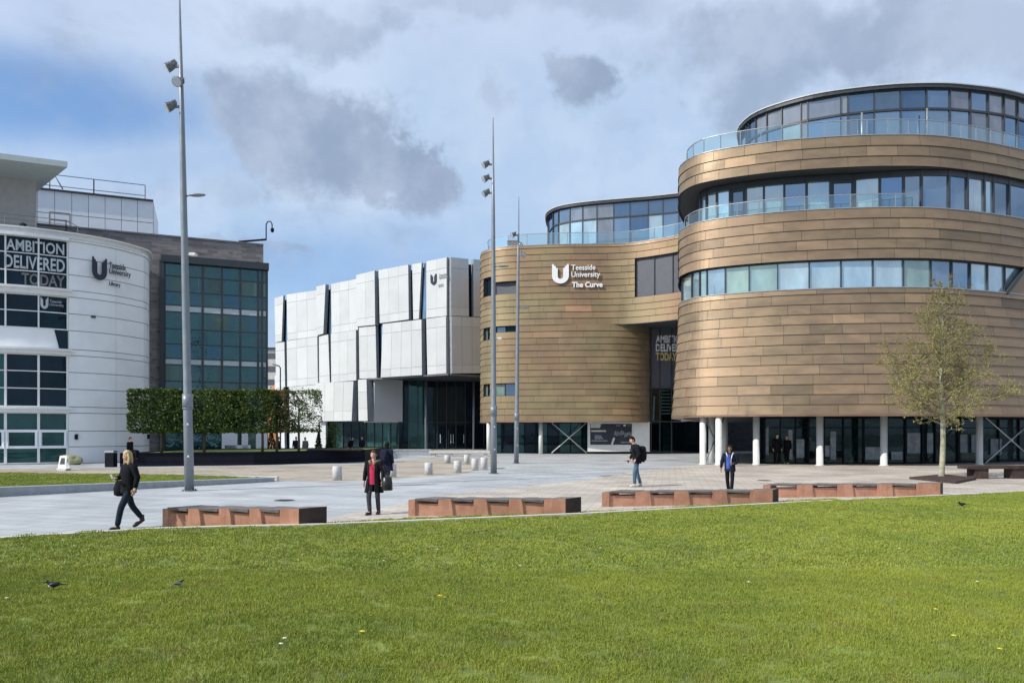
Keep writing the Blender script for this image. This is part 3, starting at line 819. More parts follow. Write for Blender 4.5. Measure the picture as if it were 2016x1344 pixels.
def hole_windows(path,h,mats,n=2):
    a,b,z0,z1=h
    mk=[a+(b-a)*i/n for i in range(n+1)]
    window_band(path,z0,z1,mk,-.22,CB,mats,[1]*len(mats),M['darkframe'],int(a*7)%50,fw=.06)
    mb=MB()
    for s in (a,b):
        p,q=path.at(s,0),path.at(s,-.3); mb.face([up(p,z0),up(q,z0),up(q,z1),up(p,z1)])
    for z in (z0,z1):
        ss=path.samples(a,b,.5); mb.grid([[up(path.at(x,0),z) for x in ss],[up(path.at(x,-.3),z) for x in ss]],0,.5,False)
    mb.build('window_reveal',M['darkframe'],CB)
for h in hu[:2]: hole_windows(upw,h,[M['g_navy'],M['louvre']],1)
for h in holes[2:]: hole_windows(low,h,[M['g_navy'],M['g_green'],M['g_dark']],2)
hole_windows(upw,hu[2],[M['louvre']],5)
mb=MB(); rail(mb,upw,zt,zt+.06,4,upw.L,-.3,.04); mb.build('coping',M['steel'],CB); mb=MB(); rail(mb,low,3.0,3.1,4,low.L,-.4,.08); mb.build('wing_soffit_edge',M['bronze_red'],CB)
wb=[(20,92)]
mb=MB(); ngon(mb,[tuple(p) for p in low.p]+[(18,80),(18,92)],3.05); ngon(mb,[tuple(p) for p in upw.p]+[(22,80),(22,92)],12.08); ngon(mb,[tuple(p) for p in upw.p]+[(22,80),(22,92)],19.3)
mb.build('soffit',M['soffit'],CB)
balustrade(upw,19.6,6,upw.L-4,-.7,CB,h=1.2,step=1.9)
# wing penthouse
WPP=[(6,86),(4.2,80),(3.75,76.6),(3.9,74.4),(5.0,72.7),(7.4,71.5),(10.5,70.6),(14,69.6),(19,67.5),(24,64)]
wp=Path(spline(WPP,8))
px4=[1089,1100,1122,1147,1175,1208,1240,1276,1305,1336,1366]
marks=[wp.s_at_px(q) for q in px4]; mk4=[2,marks[0]-5,marks[0]-2.5]+marks+[marks[-1]+2.2,marks[-1]+4.4]
window_band(wp,19.65,22.6,mk4,0,CB,[M['g_mid'],M['g_light'],M['g_grey'],M['g_dark']],None,M['darkframe'],51,matlist=[0,0,0,0,1,1,1,2,0,3,1,0,3,3,3])
window_band(wp,22.6,24.0,mk4,0,CB,[M['g_mid'],M['g_dark'],M['g_grey']],None,M['darkframe'],52,matlist=[0,0,0,0,0,2,2,2,1,1,1,1,1,1,1])
mb=MB(); rail(mb,wp,24.0,24.25,1,wp.L,-.4,.25); mb.build('roof_fascia',M['darkframe'],CB)
mb=MB(); rail(mb,wp,24.25,24.33,1,wp.L,-.5,.31); ngon(mb,[tuple(p) for p in wp.p]+[(24,90),(8,90)],24.2); mb.build('roof_edge',M['rim'],CB)
p=P(1010,478,74.5); mb=MB(); mb.box((p.x,p.y,20.2),(1.1,1.1,1.9)); mb.box((p.x,p.y,21.2),(1.2,1.2,.08)); mb.build('roof_flue',M['bronze_red'],CB)
# sign on the wing
s1_=low.s_at_px(1087); A=upw.at(upw.s_at_px(1087),.16); B=upw.at(upw.s_at_px(1190),.16)
xd=(B-A).normalized(); k=(B-A).length/103
def wz(py,D=69.0): return CH+(HY-py)*D/F
emblem(33*k,(wz(521)-wz(559)),up(A,wz(559)),xd,(0,0,1),M['sign_white'],CB,.12)
def wt(s,px0,px1,py0,py1,mat=None,bold=.01): text(s,(px1-px0)*k,wz(py0)-wz(py1),up(A,wz(py1))+xd*(px0-1087)*k,xd,(0,0,1),mat or M['sign_white'],CB,'sign_lettering',.1,bold)
wt('Teesside',1125,1172,522.5,533); wt('University',1125,1181,536,550); wt('The Curve',1126,1186,556,567,bold=.03)
# tall glazed slot between wing and drum
D0=71.4
def SP(px,z,D=D0): return Vector(((px-CX)*D/F,D,z))
mb=MB(); 
for i,(a,b) in enumerate(((1272,1288),(1288,1303),(1303,1318),(1318,1333),(1333,1350))):
    mb.face([SP(a,6.3),SP(b,6.3),SP(b,12.1),SP(a,12.1)],0,.5)
mb.build('slot_panel',M['louvre'],CB)
for a,b in ((1272,1282),(1282,1299),(1299,1322),(1322,1350)):
    mb=MB(); mb.face([SP(a,0.02),SP(b,0.02),SP(b,6.3),SP(a,6.3)],0,.5); mb.build('slot_pane',M['g_lobby'],CB)
mb=MB()
for px in (1277,1282,1299,1322): mb.box(tuple(SP(px,6.05,D0-.06)),(.09,.12,12.05))
for z in (6.3,3.1): mb.beam(SP(1272,z,D0-.05),SP(1350,z,D0-.05),.1,.1)
mb.build('slot_mullion',M['darkframe'],CB)
mb=MB()
for i in range(9): mb.beam(SP(1302,3.9+.32*i,D0+1.2),SP(1319,3.9+.32*i,D0+1.2),.3,.07)
mb.beam(SP(1286,3.2,D0+1),SP(1288,5.6,D0+1),.12); mb.build('staircase',M['white_trim'],CB)
k2=D0/F
def st(s,px0,px1,py0,py1,mat): text(s,(px1-px0)*k2,(py1-py0)*k2,SP(px0,CH+(HY-py1)*k2,D0-.05),(1,0,0),(0,0,1),mat,CB,'slot_lettering',.05,.03)
st('AMBITION',1291,1348,660,675,M['sign_white']); st('DELIVERED',1291,1352,677,692,M['sign_white']); st('TODAY',1291,1332,694,710,M['sign_gold'])
# ground floor glazing of the wing
gw=Path([(-2.2,78),(-2.2,72.7),(20,73.4)]); 
mkw=[gw.s_at_px(q) if q>960 else 0 for q in (0,)]+[5.3+2.05*i for i in range(0,11)]
mkw=sorted(set([.1]+mkw))
window_band(Path([(-2.2,72.7),(20.5,73.4)]),.02,3.05,[i*1.14 for i in range(20)],0,CB,[M['g_teal'],M['g_navy']],[2,1],M['black'],61,fw=.06,rails=(.95,1.65),name='wing_pane')
for px,dd in ((1064.5,70.3),(962,71.2)):
    p=Vector(((px-CX)*dd/F,dd,0)); mb=MB(); mb.tube([(p.x,p.y,0),(p.x,p.y,3.06)],.2,14); mb.build('column',M['column'],CB)
xbrace(1086,1155,70.6,70.6,CB,M['column'])
# white poster wall
D1=70.4
def SQ(px,py,D=D1): return P(px,py,D)
mb=MB(); a=SQ(1157,892); b=SQ(1279,830); mb.box(((a.x+b.x)/2,D1+.1,1.66),(b.x-a.x,.18,2.85)); mb.build('poster_wall',M['white_trim'],CB)
po=thing('poster',(0,D1,0),None,None)
po['label']=None
bpy.data.objects.remove(po)
def flat(px0,py0,px1,py1,d,mat,name,par,quad=None):
    mb=MB(); q=quad or [(px0,py1),(px1,py1),(px1,py0),(px0,py0)]
    Y=D1+.01-d; mb.slab([Vector(((x-CX)*D1/F,Y,CH+(HY-y)*D1/F)) for x,y in q],(0,-1,0),.004); return mb.build(name,mat,par)
M['poster_dark']=simple('poster_navy',(.018,.026,.045),.4,var=.3,nscale=.8); M['poster_grey']=simple('poster_grey',(.22,.23,.27),.5,var=.3,nscale=6); M['poster_pale']=simple('poster_cream',(.62,.63,.58),.5)
post=flat(1162,834,1244,875,.02,M['poster_dark'],'poster',CB)
flat(0,0,0,0,.03,M['poster_pale'],'poster_print',post,[(1163,842),(1181,842),(1184,833.5),(1163,833.5)])
flat(1164,846.5,1193,849.5,.03,M['poster_pale'],'poster_print',post)
flat(0,0,0,0,.03,M['poster_grey'],'poster_print',post,[(1170,864),(1188,864),(1183,856),(1171,856)])
flat(1164,866,1196,868.5,.03,M['poster_grey'],'poster_print',post)
flat(1222,869,1243,871.5,.03,M['poster_grey'],'poster_print',post)
flat(0,0,0,0,.03,M['poster_pale'],'poster_print',post,[(1202,876.5),(1206,876.5),(1211,862),(1207,861)])
r=random.Random(3)
for i in range(9):
    x=1209+i*3.9; y=849+r.uniform(-2,3); hh=r.uniform(6,11)
    flat(0,0,0,0,.03+.001*(i%3),M['int_light'] if i%2 else M['poster_grey'],'poster_print',post,[(x,y+hh),(x+3.5,y+hh-1),(x+4.3,y+1),(x+1.5,y-1)])
flat(1213,836,1221,838.5,.03,M['int_light'],'poster_print',post); flat(1227,835.5,1232,838.5,.03,M['sign_white'],'poster_print',post); flat(1235,836.5,1241,838,.03,M['int_light'],'poster_print',post)
def ft(s,px0,px1,py0,py1,mat,d=.036): text(s,(px1-px0)*D1/F,(py1-py0)*D1/F,Vector(((px0-CX)*D1/F,D1+.01-d,CH+(HY-py1)*D1/F)),(1,0,0),(0,0,1),mat,CB,'poster_lettering',.004,.02)
# ================================================================== library at the left
LB=thing('library_building',(-32,55,0),'white clad library with curved corner and slogan in its glass at the far left','building')
lc=Path(spline([(-46,41.5),(-39,43.6),(-34.5,45.4),(-32.1,46.35),(-30.6,47.0),(-29.2,47.9),(-27.9,49.0),(-26.9,50.3),(-26.3,51.8),(-26.12,52.7),(-26.6,54.2),(-28.0,57.0),(-29,58.6)],10))
s135=lc.s_at_px(135)
M['lib_white']=tonal('white_cladding',[(0,(.76,.79,.82)),(1,(.84,.86,.88))],.5,var=.04,nscale=1)
M['lib_joint']=simple('panel_joint',(.27,.29,.32),.8)
rowz=[0.02,1.1,2.13,3.3,3.7,4.85,5.95,7.05,7.45,8.67,9.77,10.85,11.3,12.3,13.4,14.5]
mb=MB(); r=random.Random(2)
mb_s=[s135,s135+.55]
x=s135+.55
while x<lc.L: mb_s.append(x); x+=2.35
for a,b in zip(rowz,rowz[1:]):
    for i,(u0,u1) in enumerate(zip(mb_s,mb_s[1:]+[lc.L])):
        ss=lc.samples(u0+.006,u1-.006,.35)
        mb.grid([[up(lc.at(q,0),a+.022) for q in ss],[up(lc.at(q,0),b-.022) for q in ss]],0,r.random()*.6+.2,True)
strip(mb,lc,0,14.5,s135,lc.L,-.03,1)
# side reveal beside the glazing
p,q=lc.at(s135,0.02),lc.at(s135,-.4); mb.face([up(p,0),up(q,0),up(q,14.5),up(p,14.5)],0)
mb.build('curved_wall',[M['lib_white'],M['lib_joint']],LB)
mb=MB(); rail(mb,lc,14.5,14.62,s135,lc.L,-.2,.08); rail(mb,lc,14.66,14.95,0,lc.L,-.5,.0); rail(mb,lc,14.95,15.03,0,lc.L,-.6,.22); rail(mb,lc,14.45,14.66,0,s135,-.3,.25)
mb.build('parapet',M['white_trim'],LB)
mb=MB(); ngon(mb,[tuple(p) for p in lc.p]+[(-33,57),(-60,50)],14.8); mb.build('roof',M['roof'],LB)
for z0,z1 in ((10.85,11.3),(7.05,7.42),(3.32,3.66)):
    mb=MB(); rail(mb,lc,z0,z1-.14,0,s135+.12,-.3,.22); rail(mb,lc,z1-.14,z1,0,s135+.15,-.3,.42); mb.build('horizontal_fin',M['white_trim'],LB)
sm=[lc.s_at_px(q,-.1) for q in (11,76)]
st_=sm[1]-sm[0]
mk=[sm[0]-st_*i for i in range(4,0,-1)]+sm+[s135-.05]
def lib_band(z0,z1,rails,mats,wts,seed,fm='white_trim',fw=.09): return window_band(lc,z0,z1,mk,-.12,LB,mats,wts,M[fm],seed,fw=fw,rails=rails,name='window',tones=None)
lib_band(11.3,14.5,(12.3,13.42),[M['g_navy']],[1],71)
lib_band(8.67,10.85,(9.77,),[M['g_navy']],[1],72)
lib_band(3.66,7.05,(4.85,5.95),[M['g_teal'],M['g_navy']],[2,1],73,fw=.13)
lib_band(.05,3.32,(1.1,2.13),[M['g_teal'],M['g_navy']],[2,1],74,fw=.15)
# heavier white frames of the ground floor windows
for a,b in zip(mk,mk[1:]):
    fr=MB()
    for s in (a+.1,b-.1):
        p=lc.at(s,-.02); fr.box((p.x,p.y,1.6),(.14,.14,1.12))
    for z in (1.1,2.13): fr.beam(up(lc.at(a,-.02),z),up(lc.at(b,-.02),z),.14,.17)
    fr.build('casement_frame',M['lib_white'],LB)
# spandrel with one slanting dark opening
mb=MB(); strip(mb,lc,7.42,8.67,0,s135,-.12,0,.5); 
A=lc.at(lc.s_at_px(107),-.08); B=lc.at(lc.s_at_px(134),-.08); C2=lc.at(lc.s_at_px(117),-.08)
mb.face([up(C2,7.43),up(B,7.43),up(B,8.66),up(A,8.66)],1)
mb.build('spandrel',[M['lib_white'],M['g_navy']],LB)
# slogan in the top windows
A=lc.at(lc.s_at_px(9),.06); B=lc.at(lc.s_at_px(131),.06); xd=(B-A).normalized(); L_=(B-A).length
def lt(s,f0,f1,z0,z1,mat,bold=.02): text(s,(f1-f0)*L_,z1-z0,up(A,z0)+xd*f0*L_,xd,(0,0,1),mat,LB,'slogan_lettering',.03,bold)
M['slogan']=simple('pale_slogan',(.45,.5,.52),.5)
lt('AMBITION',.03,.96,13.50,14.22,M['slogan']); lt('DELIVERED',.0,.97,12.40,13.22,M['slogan']); lt('TODAY',.27,.97,11.42,12.15,M['sign_grey'])
emblem(.13*L_,.75,up(A,9.95)+xd*.57*L_,xd,(0,0,1),M['slogan'],LB,.03)
lt('Teesside',.72,.92,10.38,10.56,M['slogan'],0); lt('University',.72,.95,10.12,10.34,M['slogan'],0)
# sign on the curved wall
sA=lc.s_at_px(178,.08); sB=lc.s_at_px(256,.08); A=lc.at(sA,.10); B=lc.at(sB,.10); xd=(B-A).normalized(); L_=(B-A).length
nn=Vector((xd.y,-xd.x,0)); A=A+nn*.18
emblem(L_*.36,1.5,up(A,12.15),xd,(0,0,1),M['sign_dark'],LB,.05)
def l2(s,f0,f1,z0,z1): text(s,(f1-f0)*L_,z1-z0,up(A,z0)+xd*f0*L_,xd,(0,0,1),M['sign_dark'],LB,'sign_lettering',.05,.0)
l2('Teesside',.42,.84,13.1,13.5); l2('University',.42,.97,12.6,13.08); l2('Library',.42,.70,11.85,12.2)
mb=MB(); p=lc.at(lc.s_at_px(183),.05); mb.box((p.x,p.y,9.7),(.3,.1,.15)); mb.build('wall_vent',M['darkframe'],LB)
for px in (150,290):
    p=lc.at(lc.s_at_px(px),.06); mb=MB(); mb.box((p.x,p.y,1.75),(.16,.12,.34)); mb.build('wall_lamp',M['black'],LB)
# roof railing
def railing(pts,h,parent,rails=(1,.66,.33),step=1.6,r_=.02,name='roof_railing',mat='steel_dark'):
    mb=MB()
    for a,b in zip(pts,pts[1:]):
        a=Vector(a); b=Vector(b); L=(b-a).length; n=max(1,int(L/step))
        for q in rails: mb.beam(a+Vector((0,0,h*q)),b+Vector((0,0,h*q)),r_*1.6)
        for i in range(n+1):
            p=a+(b-a)*i/n; mb.beam(p,p+Vector((0,0,h)),r_*2)
    mb.build(name,M[mat],parent)
ra_=[up(lc.at(s,-1.2),14.95) for s in (1,5,9,13,lc.s_at_px(130,-1.2))]
railing(ra_+[Vector((ra_[-1].x-.2,ra_[-1].y+3,14.95))],1.15,LB,(1,.75,.5,.25),1.3)
p=P(45,452,47.0); mb=MB(); mb.box((p.x,p.y,15.2),(.25,.25,.18)); mb.tube([(p.x-.2,p.y,15.0),(p.x,p.y,15.35),(p.x+.25,p.y,15.2)],.04,6); mb.build('camera_bracket',M['black'],LB)
# tower with oversailing roof
M['render']=simple('grey_beige_render',(.36,.35,.34),.85,var=.05)
M['roof_edge']=simple('pale_roof_edge',(.42,.48,.48),.6,var=.05)
TD=52
tx=(72-CX)*TD/F
mb=MB(); mb.prism([(tx-13,TD-5.5),(tx,TD),(tx-3.2,TD+4),(tx-16,TD+3)],14.8,21.2); mb.build('tower',M['render'],LB)
zc=CH+(HY-318)*50/F
cx=(133-CX)*50/F
base=[(tx-13,TD-5.5),(tx,TD),(tx-3.2,TD+4),(tx-16,TD+3)]
top=[(cx-17,50-7.2),(cx,50),(cx-13,TD+6),(cx-24,TD+5)]
mb=MB(); z0=CH+(HY-356)*TD/F; z1=zc-.38
for i in range(4):
    j=(i+1)%4; mb.face([(base[i][0],base[i][1],z0),(base[j][0],base[j][1],z0),(top[j][0],top[j][1],z1),(top[i][0],top[i][1],z1)])
mb.prism(top,z1,zc); mb.build('oversailing_roof',M['roof_edge'],LB)

# ================================================================== grey brick building with glazed corner
M['grey_brick']=None
m,NN,bs=newmat('grey_brick'); co=NN.coord()
rotv=NN.mapping(co,rot=(0,0,-math.atan2(7,17)))
sx=NN.new('ShaderNodeSeparateXYZ'); NN.l.new(rotv,sx.inputs[0]); cb=NN.new('ShaderNodeCombineXYZ'); NN.l.new(sx.outputs[0],cb.inputs[0]); NN.l.new(sx.outputs[2],cb.inputs[1])
br=NN.new('ShaderNodeTexBrick'); NN.l.new(cb.outputs[0],br.inputs['Vector']); br.inputs['Scale'].default_value=1; br.inputs['Brick Width'].default_value=.75; br.inputs['Row Height'].default_value=.22; br.inputs['Mortar Size'].default_value=.012
br.inputs['Color1'].default_value=(.16,.15,.15,1); br.inputs['Color2'].default_value=(.27,.25,.245,1); br.inputs['Mortar'].default_value=(.2,.19,.19,1); br.inputs['Bias'].default_value=.1
nn1=NN.noise(NN.mapping(co,(.6,.6,2.2)),1.2,6,.7)
cc=NN.mix(NN.mapr(nn1,.56,.7),br.outputs['Color'],(.07,.065,.075))
setb(NN,bs,col=cc,rough=.85,spec=.3); M['grey_brick']=m
GB=thing('grey_brick_building',(-30,64,0),'tall grey brick building with dark glazed corner, behind the library','building')
gd=Vector((17,7,0)).normalized(); gn=Vector((gd.y,-gd.x,0))
gR=Vector(((518-CX)*62.4/F,62.4,0)); 
def gx(px,o=0):
    # point on the facade plane (offset o outwards) at picture column px
    b0=gR+gn*o; k=(px-CX)/F
    t=(k*b0.y-b0.x)/(gd.x-k*gd.y); return b0+gd*t
def gz(py,p): return CH+(HY-py)*p.y/F
gl=gx(74); H=gz(485,gx(518))
mb=MB()
w0,w1=gx(317),gx(518)
mb.slab([up(gl,0),up(w0,0),up(w0,H),up(gl,H)],gn,.3)
zt_=gz(514,gx(322))
mb.slab([up(w0,zt_),up(w1,zt_),up(w1,H),up(w0,H)],gn,.297)
gb=gR-gn*12
mb.face([up(gR,0),up(gb,0),up(gb,H),up(gR,H)]); mb.face([up(gl,H-.1),up(gR,H-.1),up(gb,H-.1),up(gl-gn*12,H-.1)]); mb.face([up(gb,0),up(gl-gn*12,0),up(gl-gn*12,H),up(gb,H)])
mb.build('brick_wall',M['grey_brick'],GB)
mb=MB(); mb.beam(up(gl,H+.06)+gn*.15,up(w1,H+.06)+gn*.15,.5,.12); mb.build('coping',M['steel_dark'],GB)
# glazing
gp_=[324,361,399,437,473,508,516,525.5]
g0=gx(322); Bz=[(517,549),(549,579),(579,608),(608,617),(617,651),(651,680),(680,711),(711,719),(719,752),(752,790),(790,840),(840,890)]
zr=[CH+(HY-y)*gx(399).y/F for y in (517,549,579,605,618,651,680,708,720,752,790,840)]+[0.05]
pr=[gx(q,.35) for q in gp_]
# corner pane column turns away
fr=MB()
for p in pr: fr.beam(up(p,0),up(p,zt_),.16,.16,up=tuple(gn))
for z in zr: fr.beam(up(pr[0],z)+gn*.01,up(pr[-1],z)+gn*.01,.08,.08)
fr.beam(up(gx(317,.4),zt_+.1),up(gx(529,.4),zt_+.1),.75,.55); fr.beam(up(gx(319,.4),0),up(gx(319,.4),zt_),.35,.4,up=tuple(gn))
fr.build('glazing_frame',M['darkframe'],GB)
M['g_refl']=coated_glass('reflecting_teal_glass',(.012,.05,.06),.09,(.5,.85,.88),wav=.06,wscale=1.2,fres=.3)
M['g_room']=coated_glass('glass_over_rooms',(.085,.13,.11),.05,(.6,.9,.88),wav=.06,wscale=1.2,fres=.25)
M['g_blue']=coated_glass('deep_blue_glass',(.006,.025,.045),.12,(.4,.75,.95),wav=.06,wscale=1.2,fres=.3)
M['band']=simple('pale_floor_band',(.52,.60,.63),.4,var=.05)
r=random.Random(14)
for i,(a,b) in enumerate(zip(pr,pr[1:])):
    for (lo,hi) in ((0,3),(3,4),(4,7),(7,8),(8,12)):
        mb=MB()
        for j in range(lo,hi):
            z1,z0=zr[j],zr[j+1]
            if (lo,hi) in ((3,4),(7,8)): mb.face([up(a,z0),up(b,z0),up(b,z1),up(a,z1)],3); continue
            # rooms, blinds and reflections divide each pane
            cuts=[0]+sorted(r.uniform(.15,.85) for _ in range(r.choice((0,1,1,2))))+[1]
            for c0,c1 in zip(cuts,cuts[1:]):
                mm=r.choices((0,1,2),((7,3,1) if j%4!=2 else (4,1,3)))[0]
                p0=a+(b-a)*c0; p1=a+(b-a)*c1; mb.face([up(p0,z0),up(p1,z0),up(p1,z1),up(p0,z1)],mm,r.choice((.05,.15,.3,.45,.9)) if mm else r.uniform(.2,.6))
        mb.build('window' if hi-lo>1 else 'floor_band',[M['g_refl'],M['g_room'],M['g_blue'],M['band']],GB)
mb=MB(); mb.face([up(pr[-1],0),up(pr[-1]-gn*8,0),up(pr[-1]-gn*8,zt_),up(pr[-1],zt_)]); mb.build('side_glazing',M['g_blue'],GB)
mb=MB()
for px,z1,wd in ((452,2.9,1.2),(468,1.0,2.0),(482,2.2,.5),(515,3.0,.9)):
    p=gx(px,.6); mb.box((p.x,p.y,z1/2),(wd,.2,z1),Matrix.Rotation(math.atan2(7,17),3,'Z'))
mb.build('ground_floor_panel',M['lib_white'],GB)
# plant room
M['plant_clad']=tonal('plant_cladding',[(0,(.66,.72,.78)),(1,(.70,.76,.82))],.55,var=.03)
pR=Vector(((302-CX)*65.5/F,65.5,0)); pL=pR-gd*11.3; zp=CH+(HY-397)*65.5/F
mb=MB()
nb=9; zz=[H-1+ (zp-H+1)*i/3 for i in range(4)]
for i in range(nb):
    for j in range(3):
        a=pL+gd*(11.3*i/nb+.02); b=pL+gd*(11.3*(i+1)/nb-.02); mb.face([up(q_,z_)+gn*.03 for q_,z_ in ((a,zz[j]+.03),(b,zz[j]+.03),(b,zz[j+1]-.03),(a,zz[j+1]-.03))],0,rnd.random())
mb.slab([up(pL,H-1),up(pR,H-1),up(pR,zp),up(pL,zp)],-gn,.3,1); mb.face([up(pR,H-1),up(pR-gn*7,H-1),up(pR-gn*7,zp),up(pR,zp)],0)
mb.face([up(pL,zp-.02),up(pR,zp-.02),up(pR-gn*7,zp-.02),up(pL-gn*7,zp-.02)],1)
mb.build('plant_room',[M['plant_clad'],M['lib_joint']],GB)
mb=MB(); mb.beam(up(pL,zp+.05)+gn*.1,up(pR,zp+.05)+gn*.1,.35,.1); mb.build('coping',M['darkframe'],GB)
q0=pR-gn*.6-gd*.7; railing([up(pL-gn*.6,zp+.1),up(q0-gd*4,zp+.1),up(q0,zp+.1)],1.45,GB,(1,.35),2.6,.035)
a=up(pR-gd*7.2,zp+.1); mb=MB(); mb.tube([a+Vector((-1.8,0,.6)),a+Vector((-.4,0,1.3)),a+Vector((.3,0,.1))],.05,6); mb.tube([a+Vector((-2,0,.1)),a+Vector((-2,0,.7)),a+Vector((-1.2,0,.7))],.04,6); mb.build('davit_arm',M['steel_dark'],GB)
# low rail and stair frame in front of the plant room
a=gx(90,.1);b=gx(131,.1); railing([up(a-gn*1.5,H),up(b-gn*1.5,H)],1.5,GB,(1,.6,.25),1.5,.04)
# camera mast on the roof edge
c0=up(gx(470,.2),H+.15); c1=up(gx(523,.2),H+.75); mb=MB()
mb.beam(c0,up(gx(524,.2),H+.55),.14); q=up(gx(524,.2),H+.5); hh=1.35
mb.tube([q,q+Vector((0,0,hh)),q+Vector((.15,0,hh+.22)),q+Vector((.38,0,hh+.22)),q+Vector((.5,0,hh)),q+Vector((.5,0,hh-.25))],.05,6)
mb.ell(q+Vector((.52,0,hh-.5)),(.16,.16,.22),10,6); mb.build('roof_camera',M['black'],GB)

# far buildings glimpsed in the gap
FB=thing('pale_office_block',((537-CX)*125/F,125,0),'pale grey low office block glimpsed far away between two buildings','building')
mb=MB(); a=P(505,700,125); b=P(575,700,125); zt2=CH+(HY-687)*125/F
mb.box(((a.x+b.x)/2,128,zt2/2),(b.x-a.x,6,zt2)); mb.build('wall',M['concrete'],FB)
mb=MB(); mb.box(((a.x+b.x)/2,127.9,zt2+.1),(b.x-a.x+.3,6.4,.3)); mb.build('roof',M['darkframe'],FB)
for k in range(3):
    z=CH+(HY-(700+k*26))*125/F; mb=MB(); mb.box(((a.x+b.x)/2,124.95,z),(b.x-a.x-.4,.1,.9)); mb.build('window',M['louvre'],FB)
M['orange_brick']=simple('orange_brick',(.52,.20,.09),.85,var=.15)
OB=thing('orange_house',((538-CX)*105/F,105,0),'small orange brick house just seen between glazed corner and white building','house')
a=P(528,762,105); b=P(556,762,105); zt3=CH+(HY-772)*105/F
mb=MB(); mb.box(((a.x+b.x)/2,107,zt3/2),(b.x-a.x,4,zt3)); mb.build('wall',M['orange_brick'],OB)
mb=MB(); xm=(a.x+b.x)/2; zr_=CH+(HY-752)*105/F
mb.face([(a.x-.2,104.8,zt3),(b.x+.2,104.8,zt3),(b.x-.5,107,zr_),(a.x+.5,107,zr_)]); mb.face([(a.x-.2,109.2,zt3),(b.x+.2,109.2,zt3),(b.x-.5,107,zr_),(a.x+.5,107,zr_)]); mb.build('roof',M['orange_brick'],OB)
mb=MB(); mb.box((xm,104.97,zt3-1.3),(1.2,.06,1.3)); mb.build('window',M['g_dark'],OB)

# ================================================================== white clad building
WB=thing('white_clad_building',(-15,88,0),'white building of overlapping panels cut by dark slanting slits, left of the bronze building','building')
M['wclad']=tonal('white_panels',[(0,(.53,.545,.555)),(1,(.60,.615,.62))],.4,var=.03,nscale=.6)
cr=Vector(((885-CX)*80/F,80,0)); wl=Vector((-.81,.586,0)).normalized(); nl=Vector((-wl.y,wl.x,0))
if nl.y>0: nl=-nl
wr=Vector((.80,.60,0)).normalized(); nr=Vector((wr.y,-wr.x,0))
def wq(x,y,o=0,side='L'):
    """picture point -> point on the facade plane pushed out by o"""
    d=wl if side=='L' else wr; n=nl if side=='L' else nr
    b0=cr+n*o; k=(x-CX)/F; t=(k*b0.y-b0.x)/(d.x-k*d.y); p=b0+d*t
    return up(p,CH+(HY-y)*p.y/F)
Z6=lambda x,y:(520+x/4.582,490+y/4.582)
Z7=lambda x,y:(600+x/5.04,700+y/5.04)
def panel(pts,z,o=.35,side='L',name='facade_panel',cols=0,rows=()):
    q=[z(*p) for p in pts]; n=nl if side=='L' else nr
    c=[wq(x,y,0,side) for x,y in q]
    # split in sheets so that the joints show: columns and rows
    mb=MB(); r=random.Random(int(q[0][0]*10))
    mb.slab(c,n,o-.03,1)
    A,B,C_,D_=c   # TL TR BR BL
    rws=[0]+list(rows)+[1]
    for i in range(max(1,cols)):
        f0,f1=i/max(1,cols),(i+1)/max(1,cols)
        for g0,g1 in zip(rws,rws[1:]):
            def pt(f,g):
                t=A.lerp(B,f); b=D_.lerp(C_,f); return t.lerp(b,g)
            e=.0025; 
            qd=[pt(f0+e,g1-e),pt(f1-e,g1-e),pt(f1-e,g0+e),pt(f0+e,g0+e)]
            mb.slab([v+n*(o-.03) for v in qd],n,.03,0,r.random())
    return mb.build(name,[M['wclad'],M['lib_joint']],WB)
# dark plane behind the panels
mb=MB()
for side,x0,x1 in (('L',545,885),('R',885,1015)):
    a=wq(x0,800,-.12,side); b=wq(x1,800,-.12,side); top=20.6
    ya=19.3 if side=='L' else 20.6
    z0=8.4
    mb.face([up(a,0 if side=='L' and False else z0),up(b,z0),up(b,20.6),up(a,ya)])
a=wq(545,800,-.12); b=wq(716,800,-.12); mb.face([up(a,3.3),up(b,3.3),up(b,8.4),up(a,8.4)])
b=wq(645,800,-.12); mb.face([up(a,0),up(b,0),up(b,3.3),up(a,3.3)])
mb.build('slit_glazing',M['g_navy'],WB)
rr=(.18,.85)
U=[([(110,445),(190,422),(175,835),(118,845)],.3,1),([(222,414),(500,374),(505,790),(230,828)],.35,3),([(502,345),(585,324),(565,768),(512,783)],.55,1),
 ([(622,320),(862,272),(868,732),(628,766)],.35,3),([(864,242),(1030,202),(1035,690),(870,706)],.6,2),([(1058,197),(1325,147),(1330,640),(1068,675)],.45,3),
 ([(1352,142),(1437,128),(1412,633),(1362,640)],.3,1),([(1485,118),(1668,80),(1668,607),(1485,628)],.4,2)]
for p,o,c in U: panel(p,Z6,o,'L',cols=c,rows=rr)
Mi=[([(125,850),(205,840),(212,1245),(130,1262)],.4,1),([(232,832),(508,793),(513,1222),(237,1245)],.5,3),([(514,788),(598,773),(612,1205),(517,1214)],.35,1),
 ([(635,769),(862,737),(865,1188),(640,1205)],.6,3),([(880,709),(1030,695),(1040,1166),(885,1172)],.45,2),
 ([(1105,682),(1455,641),(1460,1140),(1088,1162)],.65,4),([(1490,634),(1668,611),(1670,1124),(1500,1137)],.5,2)]
for p,o,c in Mi: panel(p,Z6,o,'L',cols=c,rows=rr)
Lo=[([(165,274),(540,257),(522,648),(170,652)],Z7,.9,4),([(585,242),(668,237),(680,648),(590,648)],Z7,.9,1),
    ([(545,739),(562,738),(565,884),(549,885)],lambda x,y:(x,y),.35,1),([(574,738),(632,733),(634,881),(576,884)],lambda x,y:(x,y),.45,2)]
